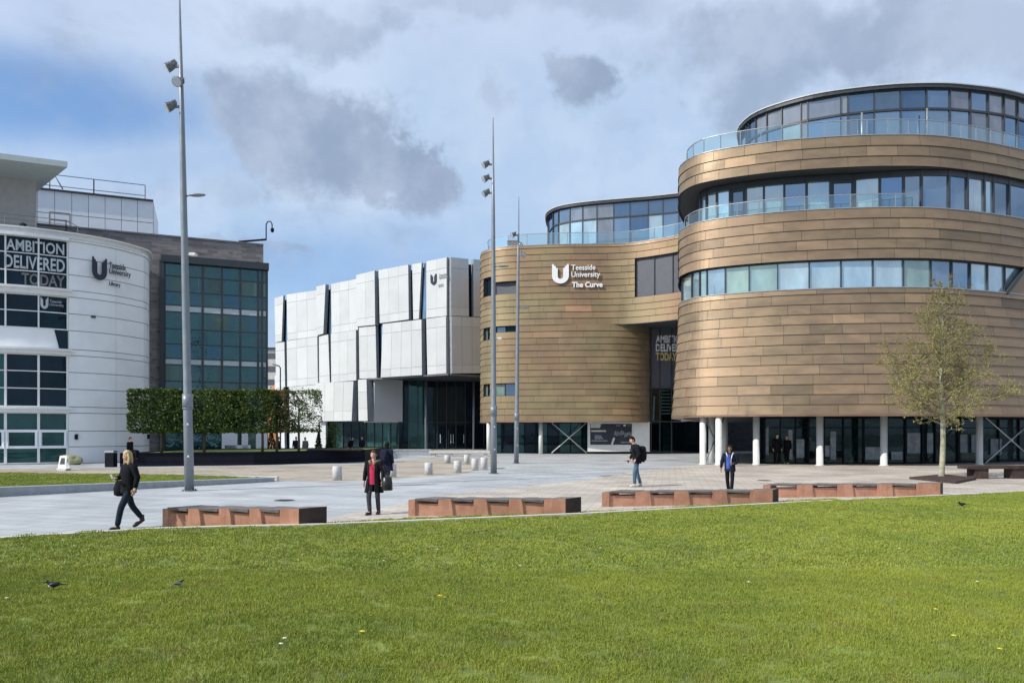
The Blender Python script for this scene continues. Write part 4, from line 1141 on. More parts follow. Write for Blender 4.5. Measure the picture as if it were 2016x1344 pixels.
for p,z,o,c in Lo: panel(p,z,o,'L',cols=c,rows=(.75,) if c>2 else (.3,.7))
panel([(634,829),(645,829),(645,881),(635,881)],lambda x,y:(x,y),.3,'L',cols=1)
Ri=[([(1668,80),(1825,96),(1830,612),(1668,607)],.4,2),([(1868,99),(2200,122),(2200,628),(1872,614)],.4,4),([(1668,611),(2200,632),(2200,1122),(1672,1124)],.5,6)]
for p,o,c in Ri: panel(p,Z6,o,'R',cols=c,rows=rr)
# hanging box beside the entrance: its side face
a=wq(717,790); b=wq(735,790); e=b+wr*3.7; mb=MB(); zb,zt4=3.35,8.35
nbx=nr
mb.slab([up(b,zb),up(e,zb),up(e,zt4),up(b,zt4)],nbx,.3,0,.4)
mb.slab([up(a,zb-.0),up(b,zb),up(e,zb),up(a+wr*3.7,zb)],(0,0,-1),.1,0,.4)
mb.build('hanging_box',[M['wclad'],M['lib_joint']],WB)
# pale reflections inside three slits
for pts in ([(1445,128),(1485,120),(1485,628),(1425,632)],[(600,322),(622,320),(612,765),(585,768)],[(1056,684),(1103,680),(1085,960),(1056,965)],[(205,420),(222,417),(228,825),(198,830)]):
    mb=MB(); mb.face([wq(*Z6(*p),-.02) for p in pts][::-1]); mb.build('slit_pane',M['g_mid'],WB)
# roof, back and soffit
A=wq(545,700,-.1); Bc=cr.copy(); C_=wq(1015,700,-.1,'R'); bk_=[(C_.x-8,C_.y+16),(A.x+18,A.y+22)]
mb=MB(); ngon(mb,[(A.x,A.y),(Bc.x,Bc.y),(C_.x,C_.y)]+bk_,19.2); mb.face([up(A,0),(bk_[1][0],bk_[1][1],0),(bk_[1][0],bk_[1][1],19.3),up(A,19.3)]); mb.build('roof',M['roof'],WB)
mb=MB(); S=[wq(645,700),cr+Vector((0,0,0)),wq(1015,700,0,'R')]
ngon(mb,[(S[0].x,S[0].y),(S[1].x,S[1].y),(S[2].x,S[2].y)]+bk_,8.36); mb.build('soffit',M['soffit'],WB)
# edge trim under the overhang
mb=MB(); mb.beam(wq(735,760,.3)*Vector((1,1,0))+Vector((0,0,8.3)) if False else up(wq(716,740,.2),8.3),up(wq(885,740,.2),8.3),.5,.16); mb.beam(up(wq(886,740,.2,'R'),8.3),up(wq(1010,740,.2,'R'),8.3),.5,.16); mb.build('overhang_trim',M['steel_dark'],WB)
# entrance glazing, set back: follows the facade further in
e0=wq(645,860,-.6); e1=wq(785,860,-3.2); 
eg=Path([(e0.x,e0.y),(e1.x,e1.y)])
window_band(eg,.02,3.3,[eg.L*i/9 for i in range(10)],0,WB,[M['g_teal'],M['g_navy']],[3,2],M['darkframe'],81,fw=.06,name='entrance_pane')
f0=e1; f1=Vector((f0.x+13.5,f0.y+3.2,0)) 
eg2=Path([(f0.x,f0.y),(f1.x,f1.y)])
window_band(eg2,.02,8.36,[eg2.L*i/12 for i in range(13)],0,WB,[M['g_navy'],M['g_teal'],M['g_lobby']],[4,2,0],M['darkframe'],82,fw=.1,rails=(3.3,),name='entrance_pane')
for s in (5.0,6.3,6.6,7.9): 
    mb=MB(); p=eg2.at(s,.12); mb.box((p.x,p.y,1.3),(.06,.06,1.1)); mb.build('door_handle',M['column'],WB)
for s in (3.1,8.9): 
    mb=MB(); p=eg2.at(s,1.2); mb.tube([(p.x,p.y,0),(p.x,p.y,8.36)],.12,10); mb.build('column',M['steel'],WB)
p=P(966,860,77); mb=MB(); mb.box((p.x,p.y,1.65),(.35,.3,3.3)); mb.build('entrance_pier',M['white_trim'],WB)
# sign
k3=80/F
A=wq(848,561,.45); B=wq(882,561,.45); xd=-wl if (-wl).x>0 else wl; Lw=(up(B,0)-up(A,0)).length
emblem(Lw*.33,1.15,up(A,CH+(HY-561)*A.y/F),xd,(0,0,1),M['sign_dark'],WB,.06)
def t3(s,f0,f1,y0,y1,mat): text(s,(f1-f0)*Lw,(y1-y0)*A.y/F,up(A,CH+(HY-y1)*A.y/F)+xd*f0*Lw,xd,(0,0,1),mat,WB,'sign_lettering',.05,0)
M['sign_faint']=simple('pale_grey_lettering',(.40,.41,.42),.5)
t3('Teesside',.48,.9,542,546.5,M['sign_faint']); t3('University',.48,.98,547,553,M['sign_faint']); t3('BIOS',.45,.72,562,567,M['sign_faint'])
# ================================================================== masts
M['mast']=simple('grey_painted_mast',(.20,.225,.25),.4,metal=.2,var=.06)
def make_mast(loc, label, zs, azs, lean=0, low=None):
    t=thing('floodlight_mast',loc,label,'light mast','tall floodlight masts on the plaza')
    t.rotation_euler=(0,lean,0)
    mb=MB(); mb.tube([(0,0,0),(0,0,3.0),(0,0,3.05),(0,0,6),(0,0,10.4),(0,0,13),(0,0,17.5)],[.158,.150,.135,.125,.105,.085,.02],18); mb.build('pole',M['mast'],t,True)
    mb=MB(); mb.tube([(0,0,2.85),(0,0,3.35)],.175,18); mb.tube([(0,0,2.83),(0,0,2.86)],.185,18); mb.build('collar',M['mast'],t,True)
    mb=MB(); mb.tube([(0,0,0),(0,0,.03)],.26,16)
    for k in range(4):
        a=.78+k*1.571; mb.tube([(.21*math.cos(a),.21*math.sin(a),.03),(.21*math.cos(a),.21*math.sin(a),.07)],.02,6)
    mb.build('base_plate',M['steel_dark'],t,True)
    for z,az in zip(zs,azs):
        d=Vector((math.cos(az),math.sin(az),0)); 
        mb=MB(); mb.beam(Vector((0,0,z)),d*.30+Vector((0,0,z)),.06,.08); s_=Vector((-d.y,d.x,0))
        c=d*.36+Vector((0,0,z+.02)); aim=(d*.75+Vector((0,0,-.65))+Vector((-.1,-.3,0))).normalized()
        mb.beam(c-s_*.2,c+s_*.2,.03,.05)
        q=aim.to_track_quat('Z','Y').to_matrix()
        pts=[c-aim*.20,c-aim*.12,c+aim*.0,c+aim*.14,c+aim*.15]; mb.tube(pts,[.07,.12,.15,.165,.17],14)
        for k in range(4): mb.beam(c-aim*(.2-.04*k)-s_*.13,c-aim*(.2-.04*k)+s_*.13,.01,.2)
        o=mb.build('floodlight',M['steel_dark'],t,True)
        mb=MB(); mb.tube([c+aim*.15,c+aim*.17],[.155,.145],14); mb.build('lens',M['lens'],o,True)
    mb=MB(); mb.tube([(0,0,10.15),(.22,0,10.2),(.30,0,10.2)],.03,8); mb.ell((.47,0,10.2),(.30,.12,.055),14,8); mb.build('street_luminaire',M['mast'],t,True)
    if low:
        mb=MB(); mb.beam((0,0,low),(.22,0,low),.04); mb.box((.30,-.02,low),(.2,.22,.09)); mb.build('side_fitting',M['column'],t,True)  # small side box: lamp on the left mast, camera on the middle one
    mb=MB(); mb.box((.05,-.15,2.3),(.05,.03,.06)); mb.box((.05,-.15,1.2),(.05,.03,.06)); mb.build('door_bolt',M['column'],t,True)
    return t
PI=math.pi
make_mast(G(373,966),'tallest looking grey mast, at the left in front of the clipped trees',(14.65,13.95,13.25),(PI,PI*1.55,PI*1.05),R(-1.15),8.15)
make_mast(G(972,932),'middle grey mast with three floodlights, standing where the white and bronze buildings meet',(15.2,14.5,13.8),(PI,PI*1.03,PI*.97),R(-.1),6.65)
make_mast(G(1016.5,912),'smallest looking far mast, standing before the left wing of the bronze building',(14.95,14.25,13.65),(PI*1.1,PI*1.6,PI*1.9),R(.55))

# far street lamp
g=Vector(((552-CX)*56/F,56,0)); t=thing('street_lamp',g,'thin dark street lamp behind the clipped trees near the white building','street lamp')
mb=MB(); h=CH+(HY-724)*56/F; mb.tube([(0,0,0),(0,0,.9),(0,0,.95),(0,0,h),(-.12,0,h+.18)],[.09,.09,.06,.045,.04],10); mb.build('pole',M['darkframe'],t,True)
mb=MB(); mb.ell((-.35,0,h+.22),(.30,.13,.08),10,6,rot=Matrix.Rotation(.3,3,'Y')); mb.build('lamp_head',M['column'],t,True)

# ================================================================== benches
def corten_mat(name,c1,c2,c3):
    m,N,bs=newmat(name); co=N.coord(); n=N.noise(co,3,6,.65); n2=N.noise(N.mapping(co,(1,1,.15)),14,4,.6); n3=N.noise(co,45,3)
    c=N.mix(N.mapr(n,.35,.65),c1,c2); c=N.mix(N.math('MULTIPLY',N.mapr(n2,.5,.75),.45),c,c3)
    setb(N,bs,col=c,rough=.8,spec=.25,normal=N.bump(n3,.25,.004)); return m
M['corten']=corten_mat('weathered_steel',(.43,.215,.14),(.55,.285,.19),(.27,.135,.09))
M['corten_dark_and_shade']=corten_mat('dark_and_shaded_weathered_steel',(.050,.034,.030),(.078,.052,.044),(.03,.024,.022))  # own colour of dark brown parts; painted shade on the rusty bench ends
M['slat']=simple('dark_seat_slab',(.155,.135,.125),.6,var=.2,nscale=5,bump=.15)
def corten_bench(p0,p1,label,nsec=4,H=.40):
    a=G(*p0); b=G(*p1); d=(b-a); L=d.length; d.normalize(); 
    t=thing('corten_bench',a,label,'bench','rusty bench blocks along the lawn edge',math.atan2(d.y,d.x))
    # local frame: x along the front, depth is skewed back and to the right
    dv=Vector((.46,.50,0))
    def q(x,v,z): return (x+dv.x*v,dv.y*v,z)
    edge=.16*L/3.0; rest=L-edge*1.9; sec=rest/nsec; 
    xs=edge
    body=MB(); body.prism([q(0,.09,0)[:2],q(L-.0,.09,0)[:2],q(L-.0,1,0)[:2],q(0,1,0)[:2]],.0,H-.10)
    body.build('body',M['corten'],t,True)
    def ped(x0,x1,fl,name='pedestal'):
        mb=MB(); 
        lo=[q(x0-.0,0,0),q(x1+fl,0,0),q(x1,1.0,0),q(x0,1.0,0)]; hi=[q(x0,0,H),q(x1,0,H),q(x1,1.0,H),q(x0,1.0,H)]
        mb.face(lo[::-1]); mb.face(hi,1)
        for i in range(4): mb.face([lo[i],lo[(i+1)%4],hi[(i+1)%4],hi[i]])
        mb.build(name,[M['corten'],M['slat']],t,True)
    ped(0,edge*.75,0)
    for k in range(nsec):
        w=sec; s0=xs; s1=xs+w*.58; e1=xs+w
        zt=H+.03-.012*k
        mb=MB()
        A=[q(s0-.03,-.03,zt-.045),q(s1,-.03,zt-.085),q(s1,1.02,zt-.085),q(s0-.03,1.02,zt-.045)]
        B=[q(s0-.03,-.03,zt),q(s1,-.03,zt-.022),q(s1,1.02,zt-.022),q(s0-.03,1.02,zt)]
        mb.face(A[::-1]); mb.face(B)
        for i in range(4): mb.face([A[i],A[(i+1)%4],B[(i+1)%4],B[i]])
        mb.build('seat_slab',M['slat'],t,True)
        if k<nsec-1: ped(s1+.012,e1-.035,.05)
        else: ped(s1+.012,L,0)
        xs=e1
    # end face away from the sun, its shade painted as near-black steel
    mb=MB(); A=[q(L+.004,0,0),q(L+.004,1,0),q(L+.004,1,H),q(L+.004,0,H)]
    mb.slab(A,(.74,-.68,0),.012); mb.build('end_shade_panel',M['corten_dark_and_shade'],t,True)
    return t
corten_bench((320,1038),(588,1038),'leftmost rusty bench block with dark seats, right of the blonde walker')
corten_bench((804,1016),(1113,1013.5),'second rusty bench block, in the middle between the red topped walker and the backpacker')
corten_bench((1185,998),(1521,991.5),'third rusty bench block, below the man with the backpack and overlapping the next one')
corten_bench((1502,980),(1851,976),'rightmost rusty bench block, left of the bare tree trunk')

# dark bench at the right edge
g=G(1906,943); t=thing('dark_bench',g,'long dark brown bench on block legs at the right edge beside the tree','bench')
gg=lambda px,py: G(px,py)-g
mb=MB(); L=4.2; mb.prism([(0,.0),(L,.28),(L-.25,.95),(-.1,.62)],.44,.57); mb.build('seat',M['corten_dark_and_shade'],t,True)
for x in (.35,2.05,3.6):
    mb=MB(); mb.prism([(x,.06+x*.066),(x+.62,.06+(x+.62)*.066),(x+.55,.6+x*.066),(x-.05,.56+x*.066)],0,.44); mb.build('leg',M['corten_dark_and_shade'],t,True)

# pale benches before the white building
M['pale_stone']=simple('pale_stone',(.58,.54,.48),.8,var=.08)
g=P(905,891,64); t=thing('stone_bench',(g.x,64,0),'long pale stone bench slab in front of the white building entrance','bench')
mb=MB(); hw=60*64/F; mb.box((0,0,.36),(hw*2,.75,.2)); mb.build('seat',M['pale_stone'],t,True)
for x in (-.85,-.3,.3,.85): mb=MB(); mb.box((x*hw,0,.13),(.3,.5,.26)); mb.build('leg',M['pale_stone'],t,True)
g=P(814,891,66); t=thing('low_wall',(g.x,66,0),'low pale wall behind the walkers, left of the stone bench','low wall'); 
mb=MB(); hw=35*66/F; mb.box((0,0,.24),(hw*2,.5,.48)); mb.build('wall',M['granite'],t,True); mb=MB(); mb.box((0,0,.51),(hw*2+.06,.6,.06)); mb.build('coping',M['bollard'],t,True)

# granite drums
drums=[(664,945,18.5,28,'white granite drum bollard standing alone, the one nearest the red topped walker on her left'),
 (773,939,15,27,'granite drum bollard half hidden right behind the dark coated walker'),
 (844,934.5,15.5,24.5,'granite drum bollard between the dark coated walker and the middle mast, apart from the cluster'),
 (901,930.5,15,24,'leftmost drum bollard in the front row of the cluster beside the middle mast'),
 (935,926,13.5,24,'middle drum bollard in the front row of the cluster beside the middle mast'),
 (953,924,13.5,24,'drum bollard of the front row closest to the middle mast'),
 (881,911.5,12,16,'small far drum bollard, left one of the back row under the stone bench'),
 (919,913,11,18,'small far drum bollard, right one of the back row under the stone bench')]
base=None
for px,py,wpx,hpx,lab in drums:
    g=G(px,py); D=g.y; rr_=wpx*D/F/2; hh=hpx*D/F
    t=thing('drum_bollard',g,lab,'bollard','granite drum bollards')
    mb=MB(); mb.tube([(0,0,0),(0,0,hh-.03),(0,0,hh)],[rr_,rr_,rr_-.025],22); mb.build('drum',M['bollard'],t,True)
    mb=MB(); mb.tube([(0,0,hh),(0,0,hh+.006)],rr_*.6,16); mb.build('top_disc',M['granite'],t,True)

# black retaining wall of the tree bed
a=G(236,918.5); b=G(500,915.5); c=G(718,909)
t=thing('black_planter_wall',(a+c)/2,'long black metal wall of the raised tree bed in the middle left','planter')
mb=MB(); pts=[a,b,c]; hs=[.80,.79,.86]
bk_=[Vector((c.x+.3,c.y+9,0)),Vector((a.x-1.0,a.y+12,0))]
for i in range(2):
    p,q=pts[i],pts[i+1]
    for z0,z1,o in ((0,.32,.0),(.34,1,-.03)):
        n=Vector(((q-p).y,-(q-p).x,0)).normalized()*o
        h0,h1=hs[i],hs[i+1]
        mb.face([up(p+n,z0*h0),up(q+n,z0*h1),up(q+n,z1*h1),up(p+n,z1*h0)])
mb.face([up(c,0),up(bk_[0],0),up(bk_[0],.86),up(c,.86)]); mb.face([up(bk_[1],0),up(a,0),up(a,.8),up(bk_[1],.8)]); mb.face([up(bk_[0],0),up(bk_[1],0),up(bk_[1],.8),up(bk_[0],.86)])
for i in range(2):
    d=(pts[i+1]-pts[i]).normalized(); n=Vector((-d.y,d.x,0)); mb.beam(up(pts[i],hs[i])+n*.2,up(pts[i+1],hs[i+1])+n*.2,.46,.05)
mb.build('wall',M['black'],t)
mb=MB(); mb.face([up(a,.74),up(b,.74),up(c,.8),up(bk_[0],.8),up(bk_[1],.74)]); mb.build('planting_bed',M['soil'],t)
# dark timber seat stepping up at its right end
g=P(660,886,49.5); t=thing('timber_deck_seat',(g.x,49.5,.84),'dark timber seat raised on the right end of the black planter wall','bench')
mb=MB(); mb.box((0,0,.05),(3.6,1.0,.1),taper=.97)
mb.build('seat',M['corten_dark_and_shade'],t,True)
mb=MB(); mb.box((0,.1,-.03),(3.2,.7,.07)); mb.build('base',M['black'],t,True)
M['black_bin']=M['black']
g=P(234,897,43.6); t=thing('litter_bin',(g.x-.35,43.4,0),'black litter bin at the left end of the black planter wall, behind the blonde walker','bin')
mb=MB(); mb.box((0,0,.42),(.5,.45,.84)); mb.build('body',M['black'],t,True); mb=MB(); mb.box((0,0,.92),(.56,.5,.10),taper=.85); mb.build('lid',M['steel_dark'],t,True)

# A-board and boulder before the library
g=G(126,925.5); t=thing('sandwich_board',g,'small white sandwich board standing in front of the library','sign')
for s in (1,-1):
    mb=MB(); a=Vector((-.22,-.22*s,0)); b=Vector((.22,-.22*s,0)); c=Vector((.19,-.03*s,.78)); d=Vector((-.19,-.03*s,.78))
    mb.slab([a,b,c,d] if s>0 else [b,a,d,c],Vector((0,-1*s,.25)).normalized(),.02); pn=mb.build('panel',M['white_trim'],t,True)
    if s>0:
        mb=MB()
        mb.slab([a.lerp(d,.42)+Vector((.07,0,0)),b.lerp(c,.42)-Vector((.07,0,0)),b.lerp(c,.85)-Vector((.10,0,0)),a.lerp(d,.85)+Vector((.10,0,0))],Vector((0,-1,.25)).normalized(),.026); mb.build('sign_print',M['darkframe'],pn,True)
mb=MB(); mb.box((0,0,.09),(.52,.5,.06)); mb.build('foot_frame',M['white_trim'],t,True)
M['boulder']=simple('olive_boulder',(.30,.30,.17),.9,var=.2,nscale=2,bump=.4,bscale=8)
g=G(142,914.5); t=None
bm=bmesh.new(); bmesh.ops.create_icosphere(bm,subdivisions=3,radius=1)
for v in bm.verts:
    n=noise.noise(v.co*1.4+Vector((3,1,2)))*.22; v.co*=(1+n); v.co.x*=.62; v.co.y*=.5; v.co.z*=.40
    v.co.x-=.25*max(0,v.co.z); v.co.z=max(v.co.z+.30,0)
me=bpy.data.meshes.new('boulder'); bm.to_mesh(me); bm.free(); me.materials.append(M['boulder'])
o=bpy.data.objects.new('boulder',me); COL.objects.link(o); o.location=(g.x,g.y,0); tag(o,'squat olive coloured boulder at the foot of the library wall','boulder')

# ================================================================== trees
M['bark_pale']=simple('pale_bark',(.34,.33,.24),.9,var=.25,nscale=6,bump=.5,bscale=20)
M['bark']=simple('dark_bark',(.10,.085,.06),.9,var=.25,nscale=6,bump=.4)
M['twig']=simple('twig_bark',(.23,.21,.13),.9,var=.2)
def leafmat(name,stops,tr=.25):
    m,N,bs=newmat(name); a=N.new('ShaderNodeAttribute',attribute_name='tone'); c=N.ramp(a.outputs['Fac'],stops)
    setb(N,bs,col=c,rough=.55,spec=.3)
    tl=N.new('ShaderNodeBsdfTranslucent'); N.l.new(c,tl.inputs[0]); mx_=N.new('ShaderNodeMixShader'); mx_.inputs[0].default_value=tr
    N.l.new(bs.outputs[0],mx_.inputs[1]); N.l.new(tl.outputs[0],mx_.inputs[2]); N.l.new(mx_.outputs[0],N.n['Material Output'].inputs[0]); return m
M['bud']=leafmat('spring_buds',[(0,(.16,.13,.06)),(.4,(.28,.25,.09)),(1,(.44,.40,.13))])
M['hornbeam']=leafmat('hornbeam_leaves',[(0,(.028,.05,.013)),(.5,(.06,.105,.02)),(.85,(.11,.15,.03)),(1,(.19,.17,.045))])
M['hornbeam_brown']=leafmat('reddish_leaves',[(0,(.05,.045,.015)),(.5,(.10,.085,.03)),(1,(.22,.10,.04))])
M['conifer']=leafmat('conifer_needles',[(0,(.012,.03,.012)),(1,(.04,.075,.025))])
def leaf(mb,p,s,r,t=None,flat=False):
    a=Vector((r.gauss(0,1),r.gauss(0,1),r.gauss(0,1)*(.5 if flat else 1))).normalized(); b=a.cross(Vector((r.gauss(0,1),r.gauss(0,1),r.gauss(0,1)))).normalized()
    n=a*s; w=b*s*(.32 if not flat else .46)
    mb.face([p-n*.5,p+w,p+n*.5,p-w],0,r.random() if t is None else t)
def bare_tree(px,py,label):
    r=random.Random(17); g=G(px,py)
    t=thing('bare_tree',g,label,'tree')
    H=8.7; tw=MB(); mb=MB(); bd=MB()
    tp=[Vector((.06*math.sin(z*1.1),.05*math.cos(z*.9)-.05,z)) for z in [0,.15,.8,1.6,2.4,3.2,4.0,5.0,6.0,7.0,7.9,H]]
    mb.tube(tp,[.155,.125,.112,.105,.10,.088,.072,.055,.04,.028,.016,.006],12)
    mb.build('trunk',M['bark_pale'],t,True)
    cr_=MB()
    def trunk_at(z):
        for a,b in zip(tp,tp[1:]):
            if a.z<=z<=b.z: return a.lerp(b,(z-a.z)/(b.z-a.z))
        return tp[-1]
    def twigs(p,d,L,rad,depth):
        n=5 if depth==0 else 3; pts=[p]; q=p.copy(); dd=d.copy()
        for i in range(n):
            dd=(dd+Vector((r.gauss(0,.13),r.gauss(0,.13),r.gauss(0,.10)+(.05 if depth<2 else .02)))).normalized()
            q=q+dd*(L/n); pts.append(q.copy())
        rads=[rad*(1-.8*i/n)+.0012 for i in range(n+1)]
        cr_.tube(pts,rads,5 if depth==0 else 3,cap=False)
        if depth<3:
            k={0:max(5,int(L/.13)),1:max(3,int(L/.11)),2:max(2,int(L/.11))}[depth]
            for i in range(k):
                f=r.uniform(.12,1); j=min(n-1,int(f*n)); b=pts[j].lerp(pts[j+1],f*n-j)
                ax=(pts[j+1]-pts[j]).normalized(); side=Vector((r.gauss(0,1),r.gauss(0,1),r.gauss(0,.8)))
                side=(side-ax*side.dot(ax)).normalized()
                nd=(ax*r.uniform(.5,1.0)+side*r.uniform(.6,1.0)+Vector((0,0,.12))).normalized()
                twigs(b,nd,L*r.uniform(.28,.5)*(1-.35*f),max(.0022,rads[j]*.55),depth+1)
        if depth>=2:
            for i in range(3 if depth==2 else 3):
                b=pts[r.randint(1,n)]+Vector((r.gauss(0,.02),r.gauss(0,.02),r.gauss(0,.02)))
                z=b.z; leaf(bd,b,r.uniform(.038,.07),r,min(1,max(0,r.gauss(.78-.08*(z-2.5),.18))))
    z=2.25
    k=0
    while z<H-.3:
        f=(z-2.25)/(H-2.25); L=(3.0*(1-f)**.75+.25)*r.uniform(.75,1.1)
        if z<3.0: L*=.55+.45*(z-2.25)/.75*1.0
        az=k*2.4+r.uniform(-.4,.4); el=R(12+43*f+r.uniform(-8,8))
        d=Vector((math.cos(az)*math.cos(el),math.sin(az)*math.cos(el),math.sin(el)))
        twigs(trunk_at(z),d,L,.034*(1-f)+.008,0)
        z+=r.uniform(.10,.155); k+=1
    cr_.build('crown',M['twig'],t,True); bd.build('buds',M['bud'],t,True)
    return t
bare_tree(1853,941,'young tree just coming into leaf, standing at right before the bronze drum')
# its raised edging plate
g=G(1853,944); o_=MB()
q=[G(1790,943),G(1858,936.5),G(1922,944.5),G(1882,952.5)]
o_.prism([(p.x,p.y) for p in q][::-1],.0,.10)
tag(o_.build('tree_grille',M['corten_dark_and_shade']),'low dark brown diamond plate around the foot of the bare tree','tree surround')

def pleached(px0,px1,D,depth,z0,z1,n,label,mat,trunk_px,sparse=False,seed=1):
    r=random.Random(seed); x0=(px0-CX)*D/F; x1=(px1-CX)*D/F
    tx=(trunk_px-CX)*D/F; t=thing('clipped_tree',(tx,D,.74),label,'tree','box clipped trees in the planter')
    mb=MB(); H=z1-z0
    mb.tube([(tx,D,.74),(tx+.02,D,1.4),(tx,D,z0+.2),(tx+.03,D,z1-.5)],[.095,.08,.075,.03],10)
    for k in range(11):
        z=z0+.15+(H-.4)*k/11; az=k*2.3; L=min(depth,x1-x0)*.42
        a=Vector((tx,D,z)); b=Vector((tx+math.cos(az)*(x1-x0)*.45,D+math.sin(az)*depth*.42,z+.35)); m_=a.lerp(b,.5)+Vector((0,0,.12))
        mb.tube([a,m_,b],[.035,.022,.008],6)
    mb.build('trunk',M['bark'],t)
    cx,cz=(x0+x1)/2,(z0+z1)/2; hx,hz,hy=(x1-x0)/2,(z1-z0)/2,depth/2
    mb=MB()
    for i in range(n):
        if sparse and r.random()<.35 or (not sparse and r.random()<.15):
            p=Vector((r.uniform(-1,1),r.uniform(-1,1),r.uniform(-1,1)))
        else:
            p=Vector((r.uniform(-1,1),r.uniform(-1,1),r.uniform(-1,1))); w=r.choices((0,1,2),(hy*hz,hx*hz*1.6,hx*hy))[0]
            p[w]=math.copysign(r.uniform(.86,1.0),p[w] if w!=1 else p[w]-.35)
        q=Vector((cx+p.x*hx,D+p.y*hy,cz+p.z*hz))
        # rounded box corners and uneven clipping
        e=max(0,abs(p.x)-.9)+max(0,abs(p.z)-.88)
        if e>.13: continue
        nn_=noise.noise(q*1.7)
        if nn_<-.28 and r.random()<.75: continue
        if nn_<(.12 if sparse else -.5) and r.random()<.8: continue
        q+=Vector((r.gauss(0,.02),r.gauss(0,.03),nn_*.12+r.gauss(0,.02)))
        if r.random()<.012 and p.z>.8: q.z+=r.uniform(.05,.3)
        leaf(mb,q,r.uniform(.10,.17) if not sparse else r.uniform(.09,.14),r,min(1,max(0,.42+.45*noise.noise(q*1.1+Vector((9,2,1)))+.12*p.z+r.gauss(0,.15))),flat=not sparse)
    mb.build('crown',mat,t)
z0=CH+(HY-851)*48/F; z1=CH+(HY-769)*48/F
pleached(267,372,48.0,2.3,z0,z1+.05,11500,'leftmost of the box clipped trees, beside the white library wall',M['hornbeam'],318,seed=3)
pleached(350,468,48.0,2.3,z0,z1,11500,'dense box clipped tree directly right of the left mast',M['hornbeam'],402,seed=4)
pleached(444,552,48.0,2.3,z0,z1,11500,'dense box clipped tree with its dark trunk below the glazed corner',M['hornbeam'],516.5,seed=5)
pleached(530,578,48.0,2.1,z0,z1,6500,'narrow box clipped tree with reddish leaves, next to the sparse one',M['hornbeam_brown'],545,True,seed=6)
pleached(556,627,48.2,2.1,z0,z1,9500,'rightmost box clipped tree, sparse and see-through against the white building',M['hornbeam'],588,True,seed=7)
# small conifers and shrubs before the white building
def conifer(px,py0,py1,D,wpx,label,seed,rounded=False):
    r=random.Random(seed); g=Vector(((px-CX)*D/F,D,0)); ztop=CH+(HY-py0)*D/F; w=wpx*D/F/2
    t=thing('conifer_shrub' if not rounded else 'leafy_shrub',g,label,'shrub'); mb=MB()
    mb.tube([(0,0,0),(0,0,ztop*.9)],[.05,.01],6); mb.build('stem',M['bark'],t,True); mb=MB()
    for i in range(900 if not rounded else 700):
        z=r.random()**(1.3 if not rounded else .8); rad=w*((1-z)**.8 if not rounded else (.35+math.sin(z*3.0)*.75))*math.sqrt(r.uniform(.3,1))*(1+.3*noise.noise(Vector((z*9,i*.01,seed)))); a=r.uniform(0,6.283)
        leaf(mb,Vector((rad*math.cos(a),rad*math.sin(a),.1+z*(ztop-.1))),r.uniform(.12,.22),r)
    mb.build('crown',M['conifer'] if not rounded else M['hornbeam'],t,True)
conifer(627,850,884,76,17,'small dark conical conifer before the white wall, right of the clipped trees',5)
conifer(648,853,884,78,17,'second small dark conifer, at the left end of the entrance glazing',6)
conifer(657,832,884,80,30,'taller loose shrub beside the entrance glazing of the white building',7,True)
conifer(534,848,886,74,26,'dark conifer under the reddish clipped tree',8)
# patch of grass before the white wall
sheet('grass_patch',[(-31,62),(-17,58),(-18,84),(-34,92)],.02,M['soil'])

# drain covers in the paving
M['iron']=simple('cast_iron',(.06,.06,.06),.6,metal=.4)
for px,py,lab in ((1505,946,'dark round drain cover in the beige paving before the drum'),(985,922,'small dark drain cover right beside the middle mast'),(560,985,'dark drain cover in the grey paving beyond the leftmost bench')):
    g=G(px,py); t=thing('drain_cover',g,lab,'drain cover','drain covers in the plaza')
    mb=MB(); mb.tube([(0,0,.009),(0,0,.016)],.30,20); mb.build('frame',M['steel_dark'],t,True)
    mb=MB(); mb.tube([(0,0,.016),(0,0,.020)],.25,20)
    for k in range(-2,3): mb.box((0,k*.08,.022),(.38,.03,.006))
    mb.build('lid',M['iron'],t,True)
# ================================================================== people
def skin_geo(nodes, edges, root, sub=1, ratio=None):
    names=list(nodes); me=bpy.data.meshes.new('skel'); me.from_pydata([nodes[k][0] for k in names],[(names.index(a),names.index(b)) for a,b in edges],[])
    o=bpy.data.objects.new('skel',me); COL.objects.link(o); md=o.modifiers.new('s','SKIN'); md.branch_smoothing=.4
    sk=me.skin_vertices[0].data
    for i,k in enumerate(names):
        rr_=nodes[k][1]; rr_=(rr_,rr_) if not hasattr(rr_,'__len__') else rr_
        sk[i].radius=rr_; sk[i].use_root=(k==root)
    s=o.modifiers.new('b','SUBSURF'); s.levels=sub; s.render_levels=sub
    dg=bpy.context.evaluated_depsgraph_get(); m2=bpy.data.meshes.new_from_object(o.evaluated_get(dg))
    V=[v.co.copy() for v in m2.vertices]; Fc=[tuple(p.vertices) for p in m2.polygons]
    bpy.data.objects.remove(o); bpy.data.meshes.remove(me); bpy.data.meshes.remove(m2)
    return V,Fc
def V3(*a): return Vector(a)
SK=[simple('skin_light',(.62,.38,.28),.55,var=.05),simple('skin_tan',(.42,.25,.17),.55,var=.05),simple('skin_brown',(.20,.11,.07),.55,var=.05)]
M['eye']=simple('eye',(.03,.02,.02),.2); M['lip']=simple('lips',(.45,.16,.14),.5)
def cloth(name,c,rough=.85,var=.25): 
    return simple(name,c,rough,var=var,nscale=9,bump=.25,bscale=14,spec=.12)
HAIR={'blonde':cloth('blonde_hair',(.50,.38,.22)),'dark':cloth('dark_hair',(.015,.012,.012)),'brown':cloth('brown_hair',(.07,.04,.025)),'grey':cloth('grey_hair',(.25,.24,.23))}
BLK=cloth('black_cloth',(.009,.010,.013)); NAVY=cloth('navy_cloth',(.012,.016,.032)); 
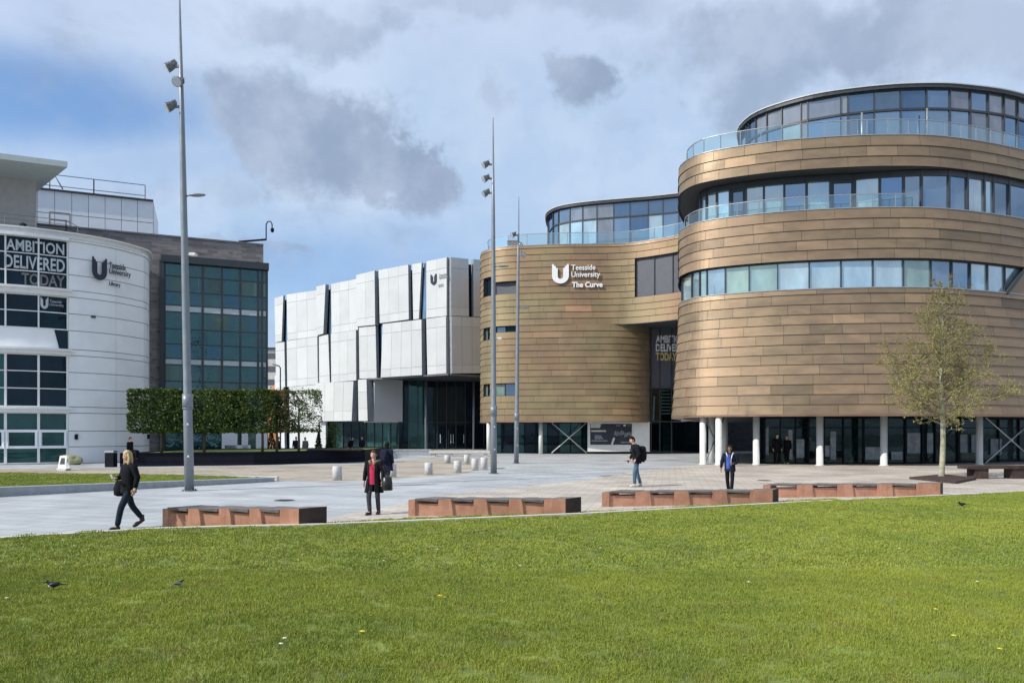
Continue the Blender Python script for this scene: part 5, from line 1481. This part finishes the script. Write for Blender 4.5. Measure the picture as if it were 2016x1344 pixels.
def person(loc,H,rz,label,skin=0,hair='dark',hairlen='short',top=BLK,topkind='jacket',trous=BLK,shoe=BLK,stride=0.0,lead=1,arms=None,head_tilt=0,lean=0,under=None,seat=False,trim=None,group=None,collar=None,lift=0):
    """stands at its feet, faces -Y of its own frame; stride = distance between the feet, lead = side of the front foot"""
    t=thing('person',loc,label,'person',group,rz,H/1.72)
    ln=lambda z: -lean*max(0,z-.92)    # forward lean (towards -Y)
    def L(x,y,z): return V3(x,y+ln(z),z)
    J={}
    hipz=.92 if not seat else .10
    if seat:
        off=-.82
        J['pelvis']=V3(0,0,.12)
    for s,k in ((1,'r'),(-1,'l')):
        y=(-.5 if s==lead else .5)*stride
        if seat:
            J['hip'+k]=V3(.09*s,-.02,.10); J['knee'+k]=V3(.11*s,-.45,.08); J['ank'+k]=V3(.11*s,-.44,-.36); J['toe'+k]=V3(.11*s,-.60,-.42)
        else:
            J['hip'+k]=V3(.09*s,0,.90)
            front=(s==lead)
            bend=.05 if front else .0
            J['knee'+k]=V3(.095*s,y*.50-bend-.02,.50); 
            zr=.085+(lift if not front else 0.0)
            J['ank'+k]=V3(.09*s-(.02*s if stride else 0),y+(.05 if not front else .0),zr)
            J['toe'+k]=V3(.10*s,J['ank'+k].y-.15,(.035 if front or lift==0 else .03))
    zo=0 if not seat else -.80
    def Z(x,y,z): return L(x,y,z)+V3(0,0,zo)
    J['pelvis']=Z(0,0,.95); J['waist']=Z(0,0,1.08); J['chest']=Z(0,-.005,1.26); J['nb']=Z(0,.015,1.42); J['nt']=Z(0,-.005,1.50)
    hc=Z(0,-.02-.05*head_tilt,1.605-.015*head_tilt)
    A=arms or {}
    dfl={'r':((.235,.03,1.13),(.25,-.03,.88)),'l':((-.235,.03,1.13),(-.25,-.03,.88))}
    for s,k in ((1,'r'),(-1,'l')):
        e,w_=A.get(k,dfl[k]); J['sh'+k]=Z(.175*s,.01,1.39); J['el'+k]=Z(*e); J['wr'+k]=Z(*w_)
        d=(J['wr'+k]-J['el'+k]).normalized(); J['pa'+k]=J['wr'+k]+d*.075
    rad=dict(pelvis=.115,waist=.10,chest=.125,nb=.07,nt=.052,hipr=.082,kneer=.052,ankr=.036,toer=.03,shr=.055,elr=.04,wrr=.027,par=.03)
    for k in list(rad):
        if k.endswith('r') and k not in('r',): rad[k[:-1]+'l']=rad[k]
    nodes={k:(J[k],rad[k]) for k in J if k in rad}
    edges=[('pelvis','waist'),('waist','chest'),('chest','nb'),('nb','nt')]
    for k in 'rl': edges+=[('pelvis','hip'+k),('hip'+k,'knee'+k),('knee'+k,'ank'+k),('ank'+k,'toe'+k),('chest','sh'+k),('sh'+k,'el'+k),('el'+k,'wr'+k),('wr'+k,'pa'+k)]
    V,Fc=skin_geo(nodes,edges,'pelvis',1)
    mb=MB(); mb.add(V,Fc)
    # head with face
    rt=Matrix.Rotation(-.35*head_tilt if False else .4*head_tilt,3,'X')
    hr=(.074,.094,.112)
    def hd(v): return hc+rt@V3(*v)
    rows=[]; 
    for i in range(15):
        a=math.pi*i/14; row=[]
        for j in range(20):
            b=2*math.pi*j/20; q=V3(math.sin(a)*math.sin(b),-math.sin(a)*math.cos(b),math.cos(a))
            x,y,z=q.x*hr[0],q.y*hr[1],q.z*hr[2]
            if z<0: x*=1-.42*(z/hr[2])**2; y*=1-.10*(-z/hr[2])
            if y<0:
                y*=.93
                if abs(z)<.03 and .012<abs(x)<.045: y+=.007     # eye sockets
                if abs(x)<.016 and -.05<z<.012: y-=.016*(1-abs(z+.025)/.045)   # nose
            row.append(hd((x,y,z)))
        rows.append(row)
    mb.grid(rows,0,.5,True,True)
    for s in (1,-1):
        mb.ell(hd((.076*s,.008,-.006)),(.012,.02,.032),8,6)
        mb.ell(hd((.029*s,-.082,.010)),(.012,.007,.006),8,5,1)
        mb.face([hd((.013*s,-.090,.030)),hd((.042*s,-.080,.030)),hd((.042*s,-.082,.036)),hd((.013*s,-.092,.037))],3)
    mb.ell(hd((0,-.083,-.052)),(.022,.008,.007),8,5,2)
    mb.tube([J['nt']-V3(0,0,.04),hc+V3(0,.01,-.06)],[.052,.05],10,cap=False)
    # fingers: five, unequal, slightly curled
    for s,k in ((1,'r'),(-1,'l')):
        w_=J['wr'+k]; d=(J['pa'+k]-w_).normalized(); fw=V3(0,-1,0); fw=(fw-d*fw.dot(d)).normalized(); inw=d.cross(fw)*(1 if s>0 else -1)
        if inw.dot(V3(-s,0,0))<0: inw=-inw
        for i,Lf in enumerate((.066,.076,.070,.055)):
            b=J['pa'+k]+fw*(.027-.018*i)+d*.012
            mb.tube([b-d*.02,b+d*Lf*.45+inw*.004,b+d*Lf*.8+inw*.018,b+d*Lf+inw*.033],[.0092,.0088,.0078,.006],6)
        b=w_+d*.035+fw*.026
        mb.tube([b,b+fw*.022+d*.018+inw*.008,b+fw*.026+d*.045+inw*.016,b+fw*.020+d*.06+inw*.02],[.011,.0105,.009,.007],6)
    mb.build('body',[SK[skin],M['eye'],M['lip'],HAIR[hair]],t,True)
    # hair
    mb=MB()
    mb.ell(hc+rt@V3(0,.008,.012),(hr[0]*1.14,hr[1]*1.12,hr[2]*1.12),18,14,0,rt,keep=lambda q: not(q.y<-.25 and q.z<.52) and not (q.z<-.35 and q.y<.3))
    if hairlen=='long':
        for s in (1,-1): mb.tube([hc+rt@V3(.062*s,-.02,.06),hc+V3(.082*s,.0,-.03),hc+V3(.085*s,-.01,-.13),hc+V3(.075*s,-.03,-.22)],[.022,.034,.034,.012],8,flat=.8)
        mb.ell(hc+V3(0,.065,-.09),(.085,.05,.17),12,8)
    elif hairlen=='bun':
        mb.ell(hc+V3(0,.10,.03),(.055,.05,.055),10,8); 
    elif hairlen=='full':
        mb.ell(hc+V3(0,.03,.015),(.105,.115,.12),16,12,keep=lambda q: not(q.y<-.2 and q.z<.55)); mb.ell(hc+V3(0,.06,-.09),(.09,.06,.09),10,8)
    elif hairlen=='cap':
        mb.ell(hc+rt@V3(0,-.085,.055),(.07,.06,.012),12,6)
    mb.build('hair' if hairlen!='cap' else 'hat',HAIR[hair],t,True)
    # trousers
    n2={k:(J[k],r_) for k,r_ in dict(pelvis=.128,hipr=.098,hipl=.098,kneer=.073,kneel=.073,ankr=.062,ankl=.062).items()}
    n2['w']=(J['waist'],.115)
    V,Fc=skin_geo(n2,[('w','pelvis')]+[e for k in 'rl' for e in (('pelvis','hip'+k),('hip'+k,'knee'+k),('knee'+k,'ank'+k))],'pelvis',1)
    mb=MB(); mb.add(V,Fc); mb.build('trousers',trous,t,True)
    # shoes
    for k in 'rl':
        a=J['ank'+k]; b=J['toe'+k]; mb=MB()
        fl=V3(0,(b-a).y,(b-a).z); lift_=a.z>.12 and not seat
        hl=a+V3(0,.045,-.035) if lift_ else V3(a.x,a.y+.045,a.z-.045)
        tt=V3(b.x,b.y-.035,b.z+.004)
        if not lift_: hl.z=a.z-.038; tt.z=hl.z-.008
        mb.tube([hl+V3(0,.012,0),hl,hl.lerp(tt,.35),hl.lerp(tt,.7),hl.lerp(tt,.93),tt],[.022,.042,.046,.049,.036,.014],14,flat=1)
        mb.tube([a+V3(0,.01,.07),a+V3(0,.005,-.01),a.lerp(b,.25)],[.044,.05,.044],10)
        mb.build('shoe',shoe,t,True)
    # top
    def shell(levels,gap=0,th=.012,seg=28,m=0,mb=None):
        rows_o=[];rows_i=[]
        for z,rx,ry,yc in levels:
            ro=[];ri=[]
            for j in range(seg+1):
                a=-math.pi/2+gap+(2*math.pi-2*gap)*j/seg
                wob=1+.025*math.sin(a*5+z*9)
                c=Z(0,yc,z)
                ro.append(c+V3(math.cos(a)*rx*wob,math.sin(a)*ry*wob,0)); ri.append(c+V3(math.cos(a)*(rx-th),math.sin(a)*(ry-th),0))
            rows_o.append(ro); rows_i.append(ri)
        mb.grid(rows_o,m); mb.grid(rows_i,m)
        mb.grid([rows_o[-1],rows_i[-1]],m,.5,False); mb.grid([rows_o[0],rows_i[0]],m,.5,False)
        for e in (0,-1): mb.grid([[r_[e] for r_ in rows_o],[r_[e] for r_ in rows_i]],m,.5,False)
    sho=[(1.455,.065,.065,.01),(1.43,.12,.09,.01),(1.395,.185,.115,.01),(1.34,.20,.13,.005),(1.22,.188,.142,0),(1.08,.175,.138,0),(.98,.182,.145,0)]
    hems={'jacket':[(.88,.19,.15,0),(.80,.188,.15,0)],'coat':[(.88,.215,.165,0),(.72,.245,.185,0),(.60,.27,.20,0)],'hoodie':[(.90,.185,.15,0)]}
    mb=MB(); shell(sho+hems[topkind],gap={'coat':.42,'jacket':0,'hoodie':0}[topkind] if under else 0,mb=mb)
    for s,k in ((1,'r'),(-1,'l')):
        a,b,c=J['sh'+k],J['el'+k],J['wr'+k]
        mb.tube([a+V3(-.05*s,0,-.01),a+V3(.01*s,0,0),a.lerp(b,.5),b,b.lerp(c,.5),c.lerp(b,.06)],[.07,.082,.07,.062,.054,.045],12)
    if collar: pass
    mb.build({'coat':'coat','jacket':'jacket','hoodie':'hooded_top'}[topkind],top,t,True)
    if under:
        mb=MB(); lv=[(1.42,.085,.075,.0),(1.36,.16,.115,.0),(1.22,.172,.128,-.006),(1.06,.160,.126,-.006),(.90,.168,.135,-.006),(.82,.166,.135,0)]
        shell(lv,0,mb=mb); mb.build('blouse',under,t,True)
    if collar:
        mb=MB(); c=Z(0,-.01,1.43)
        pts=[c+V3(.11*math.cos(a),.085*math.sin(a)+.0,.012*math.sin(a)-(.09 if math.sin(a)<-.75 else 0)) for a in [ -math.pi/2+.35+ (2*math.pi-.7)*i/14 for i in range(15)]]
        mb.tube(pts,.042,8); mb.build('collar',collar,t,True)
    if trim:
        mb=MB(); shell([(1.33,.204,.134,.005),(1.29,.203,.137,.003)],0,mb=mb); mb.build('jacket_stripe',trim,t,True)
    return t,J,Z
def held(t,name,label,cat):
    o=thing(name,t.location,label,cat,None,t.rotation_euler[2],t.scale[0]); return o
EDGE=lambda px,py:G(px,py)

PALE=cloth('pale_cloth',(.6,.6,.62)); RED=cloth('crimson_blouse',(.42,.03,.075)); GREYT=cloth('charcoal_trousers',(.055,.055,.065)); BLUE=cloth('royal_blue_top',(.05,.09,.33)); DENIM=cloth('blue_denim',(.07,.13,.19)); FUR=cloth('brown_fur_trim',(.22,.16,.11)); WHITE=cloth('white_cloth',(.7,.7,.7)); DGREY=cloth('dark_grey_cloth',(.045,.05,.06)); SHOEB=simple('black_leather',(.012,.012,.013),.35); SHOEG=simple('pale_shoe',(.5,.48,.45),.6)
# blonde walker
t,J,Z=person(G(253,1041),1.63,R(-36),'blonde long haired person in black striding left with a black shoulder bag',0,'blonde','long',BLK,'jacket',cloth('dark_jeans',(.016,.024,.036)),SHOEB,.56,1,{'r':((.25,.07,1.14),(.27,.0,.90)),'l':((-.24,-.02,1.14),(-.10,-.22,1.12))},.15,lift=.13)
b=held(t,'shoulder_bag','black slouchy shoulder bag hanging at the side of the blonde walker','bag')
mb=MB(); c=V3(-.31,.0,.88); mb.tube([c+V3(0,0,.17),c+V3(0,0,.13),c,c-V3(0,0,.14),c-V3(0,0,.17)],[.08,.125,.16,.15,.09],14,flat=1); mb.build('pouch',BLK,b,True)
mb=MB(); mb.tube([c+V3(0,-.12,.1),V3(-.24,-.06,1.25),V3(-.16,.0,1.47),V3(-.24,.08,1.25),c+V3(0,.13,.1)],.012,6); mb.build('strap',SHOEB,b,True)
# phone
b=held(t,'phone','small pale phone held by the blonde walker','phone'); mb=MB(); mb.box(tuple(J['pal']+V3(.03,-.05,.03)),(.07,.012,.14),Matrix.Rotation(.5,3,'X')); mb.build('phone_body',PALE,b,True)
# red blouse walker
t,J,Z=person(G(736,1013),1.57,R(-14),'person in an open black coat and crimson blouse walking towards the lawn',0,'brown','short',BLK,'coat',GREYT,SHOEB,.20,-1,{'r':((.26,.03,1.14),(.27,-.03,.92)),'l':((-.26,.04,1.14),(-.28,-.0,.90))},.0,under=RED,collar=FUR)
b=held(t,'handbag','black handbag carried on the arm of the walker in the crimson blouse','bag')
mb=MB(); c=V3(.36,.03,.84); mb.tube([c+V3(0,0,.19),c+V3(0,0,.17),c,c-V3(0,0,.16),c-V3(0,0,.18)],[.09,.13,.15,.16,.14],12); mb.build('pouch',SHOEB,b,True); mb=MB(); mb.tube([c+V3(0,-.1,.15),V3(.30,-.03,1.25),V3(.18,.02,1.46),V3(.30,.08,1.25),c+V3(0,.1,.15)],.012,6); mb.build('strap',SHOEB,b,True)
# dark walker behind
t,J,Z=person(G(762,956),1.66,R(160),'person in a long navy coat seen from behind, near the crimson blouse walker',0,'dark','full',NAVY,'coat',DGREY,SHOEB,.25,1,None,.2)
b=held(t,'rucksack','dark rucksack on the back of the person in the navy coat','bag')
def rucksack(b,c,sz,mat,pocket=None,lean=0):
    rot=Matrix.Rotation(-lean,3,'X'); mb=MB()
    rows=[]
    for i,(z,f) in enumerate(((-1,.78),(-.92,.95),(-.3,1.05),(.4,1),(.85,.82),(1,.5))):
        row=[]
        for k in range(20):
            a=2*math.pi*k/20; cx_,sy=math.cos(a),math.sin(a); e=.55
            x=math.copysign(abs(cx_)**e,cx_)*sz[0]*f; y=math.copysign(abs(sy)**e,sy)*sz[1]*f
            row.append(c+rot@V3(x,y,z*sz[2]))
        rows.append(row)
    mb.grid(rows,0,.5,True,True); mb.face(rows[0][::-1]); mb.face(rows[-1]); mb.build('pack',mat,b,True)
    mb=MB(); mb.box(tuple(c+rot@V3(0,sz[1]*1.05,-sz[2]*.35)),(sz[0]*1.3,.05,sz[2]*.8),rot,taper=.95); mb.build('front_pocket',mat,b,True)
    for s in (1,-1):
        mb=MB(); mb.tube([c+rot@V3(sz[0]*.55*s,-sz[1]*.9,sz[2]*.75),c+V3(sz[0]*.75*s,-sz[1]-.12,sz[2]*1.0),c+V3(sz[0]*.85*s,-sz[1]-.23,sz[2]*.5),c+V3(sz[0]*.8*s,-sz[1]-.10,-sz[2]*.5)],.018,6); mb.build('strap',mat,b,True)
    if pocket:
        mb=MB(); mb.box(tuple(c+rot@V3(-sz[0]*1.03,.0,-.05)),(.03,.09,.28),rot); mb.build('side_bottle',pocket,b,True)
rucksack(b,V3(0,.24,1.18),(.15,.09,.22),NAVY,None,.0)
# man with backpack walking left
t,J,Z=person(G(1254,958),1.88,R(-78),'man in a black jacket and blue jeans walking left, wearing a backpack',0,'dark','short',BLK,'jacket',DENIM,SHOEG,.22,1,{'r':((.24,.02,1.14),(.22,-.14,.93)),'l':((-.24,.0,1.14),(-.20,-.18,.94))},1.0,lean=.16)
b=held(t,'backpack','large black backpack with a pale bottle, worn by the man in blue jeans','bag')
rucksack(b,V3(0,.16,1.12),(.16,.13,.27),BLK,WHITE,.12)
b=held(t,'phone','dark phone held low by the man with the backpack','phone'); mb=MB(); mb.box(tuple(J['pal']+V3(.02,-.07,.0)),(.075,.15,.012)); mb.build('phone_body',SHOEB,b,True)
# woman in blue
t,J,Z=person(G(1437,972.5),1.60,R(-22),'person in a blue top under a dark jacket, standing behind the third bench',2,'dark','full',NAVY,'jacket',BLK,SHOEB,.42,1,{'r':((.25,.04,1.13),(.14,-.18,1.08)),'l':((-.28,.06,1.14),(-.30,.02,.92))},.1,under=None,lift=.02)
mb=MB()
rows=[]
for z,rx,ry in ((1.40,.12,.105),(1.30,.13,.146),(1.15,.12,.152),(1.0,.115,.158),(.90,.11,.162)):
    rows.append([Z(-.03+math.sin(a)*rx,-math.cos(a)*ry-.004,z) for a in [(-.75+1.5*i/8) for i in range(9)]])
mb.grid(rows); mb.build('blouse',BLUE,t,True)
mb=MB(); mb.tube([Z(-.12,-.06,1.46),Z(-.09,-.13,1.38),Z(-.05,-.155,1.30)],[.02,.022,.012],6); mb.tube([Z(.12,-.06,1.46),Z(.09,-.13,1.38),Z(.05,-.155,1.22),Z(.06,-.165,1.02)],[.02,.022,.012,.012],6); mb.build('collar',PALE,t,True)
# far figures
def far(px,py,D,H,rz,label,**kw):
    g=Vector(((px-CX)*D/F,D,0)); return person(g,H,rz,label,**kw)
far(547.5,0,55,1.72,R(100),'dark figure standing under the reddish clipped tree beside the street lamp',top=BLK,trous=BLK,stride=.1)
far(583,0,58,1.70,R(10),'dark clothed figure standing close left of the grey one beneath the sparse clipped tree',top=NAVY,trous=BLK)
far(601,0,58,1.66,R(-20),'grey clothed figure beside the dark one beneath the sparse clipped tree',top=cloth('mid_grey_cloth',(.16,.16,.18)),trous=cloth('pale_trousers',(.3,.32,.38)),hair='brown')
far(689,0,59,1.70,R(60),'dark figure bending forward at left, behind the black planter wall before the entrance',top=BLK,trous=BLK,lean=.35,head_tilt=.6)
far(713,0,60,1.72,R(-30),'dark figure standing upright behind the black planter wall before the entrance',top=NAVY,trous=BLK)
far(1530,0,47.6,1.93,R(5),'taller of the two black clad figures chatting under the bronze drum',top=BLK,trous=BLK,stride=.08)
far(1549,0,47.9,1.84,R(-40),'shorter of the two black clad figures chatting under the bronze drum',top=BLK,trous=BLK,shoe=SHOEG)
far(1598,0,48.0,1.80,R(-70),'figure in a pale top and dark trousers, leaning left of a column under the drum',top=cloth('stone_jacket',(.26,.28,.27)),trous=NAVY,lean=.15)
far(1633,0,48.0,1.75,R(30),'dim dark figure right of the column under the bronze drum',top=NAVY,trous=DGREY)
# person sitting on the planter wall
g=P(264,892,44.6)
person((g.x,44.15,.84),1.70,R(85),'black clad person sitting on the black planter wall behind the blonde walker',top=BLK,trous=BLK,seat=True,hair='dark')

# ================================================================== birds
M['feather_black']=simple('black_feathers',(.012,.013,.018),.45); M['feather_white']=simple('white_feathers',(.7,.7,.68),.7); M['feather_grey']=simple('grey_feathers',(.22,.23,.25),.7)
def bird(px,py,L,rz,label,body=M['feather_black'],breast=M['feather_white'],back=M['feather_black'],up_=.3):
    g=G(px,py); t=thing('bird',(g.x,g.y,lawn_h(g.x,g.y)+.012),label,'bird','birds on the lawn',rz,L/.30)
    mb=MB()
    # body faces -Y, one continuous lathe from beak to tail
    pts=[(0,-.155,.165),(0,-.135,.168),(0,-.115,.172),(0,-.095,.172),(0,-.075,.155),(0,-.045,.13),(0,.0,.112),(0,.05,.105),(0,.085,.105),(0,.12,.105),(0,.20,.10)]
    mb.tube(pts,[.002,.007,.024,.029,.027,.040,.052,.045,.026,.014,.011],14); mb.build('body',body,t,True)
    mb=MB(); mb.ell((0,-.02,.098),(.043,.055,.036),12,8); mb.build('breast',breast,t,True)
    for s in (1,-1):
        mb=MB(); mb.ell((.042*s,.03,.118),(.016,.082,.033),12,8,rot=Matrix.Rotation(.12,3,'X')); mb.build('wing',back,t,True)
        mb=MB(); mb.tube([(.018*s,.0,.08),(.02*s,.012,.045),(.02*s,.0,0)],[.008,.004,.003],6)
        for a in (-.5,0,.5): mb.tube([(.02*s,0,.003),(.02*s+.025*math.sin(a),-.028*math.cos(a),.003)],.0025,4)
        mb.build('leg',M['feather_black'],t,True)
    mb=MB(); mb.box((0,.19,.10),(.035,.14,.008),taper=1); mb.build('tail',back,t,True)
    mb=MB(); mb.tube([(0,-.14,.167),(0,-.175,.160)],[.007,.0015],6); mb.build('beak',M['darkframe'],t,True)
    return t
bird(104,1174,.20,R(-75),'black and white bird walking at the left of the lawn, its head raised')
bird(353,1166,.14,R(150),'small black and white bird half hidden in the grass below the left mast',back=M['feather_grey'])
bird(1893,1004,.24,R(-80),'black bird feeding at the far right edge of the lawn',breast=M['feather_black'])
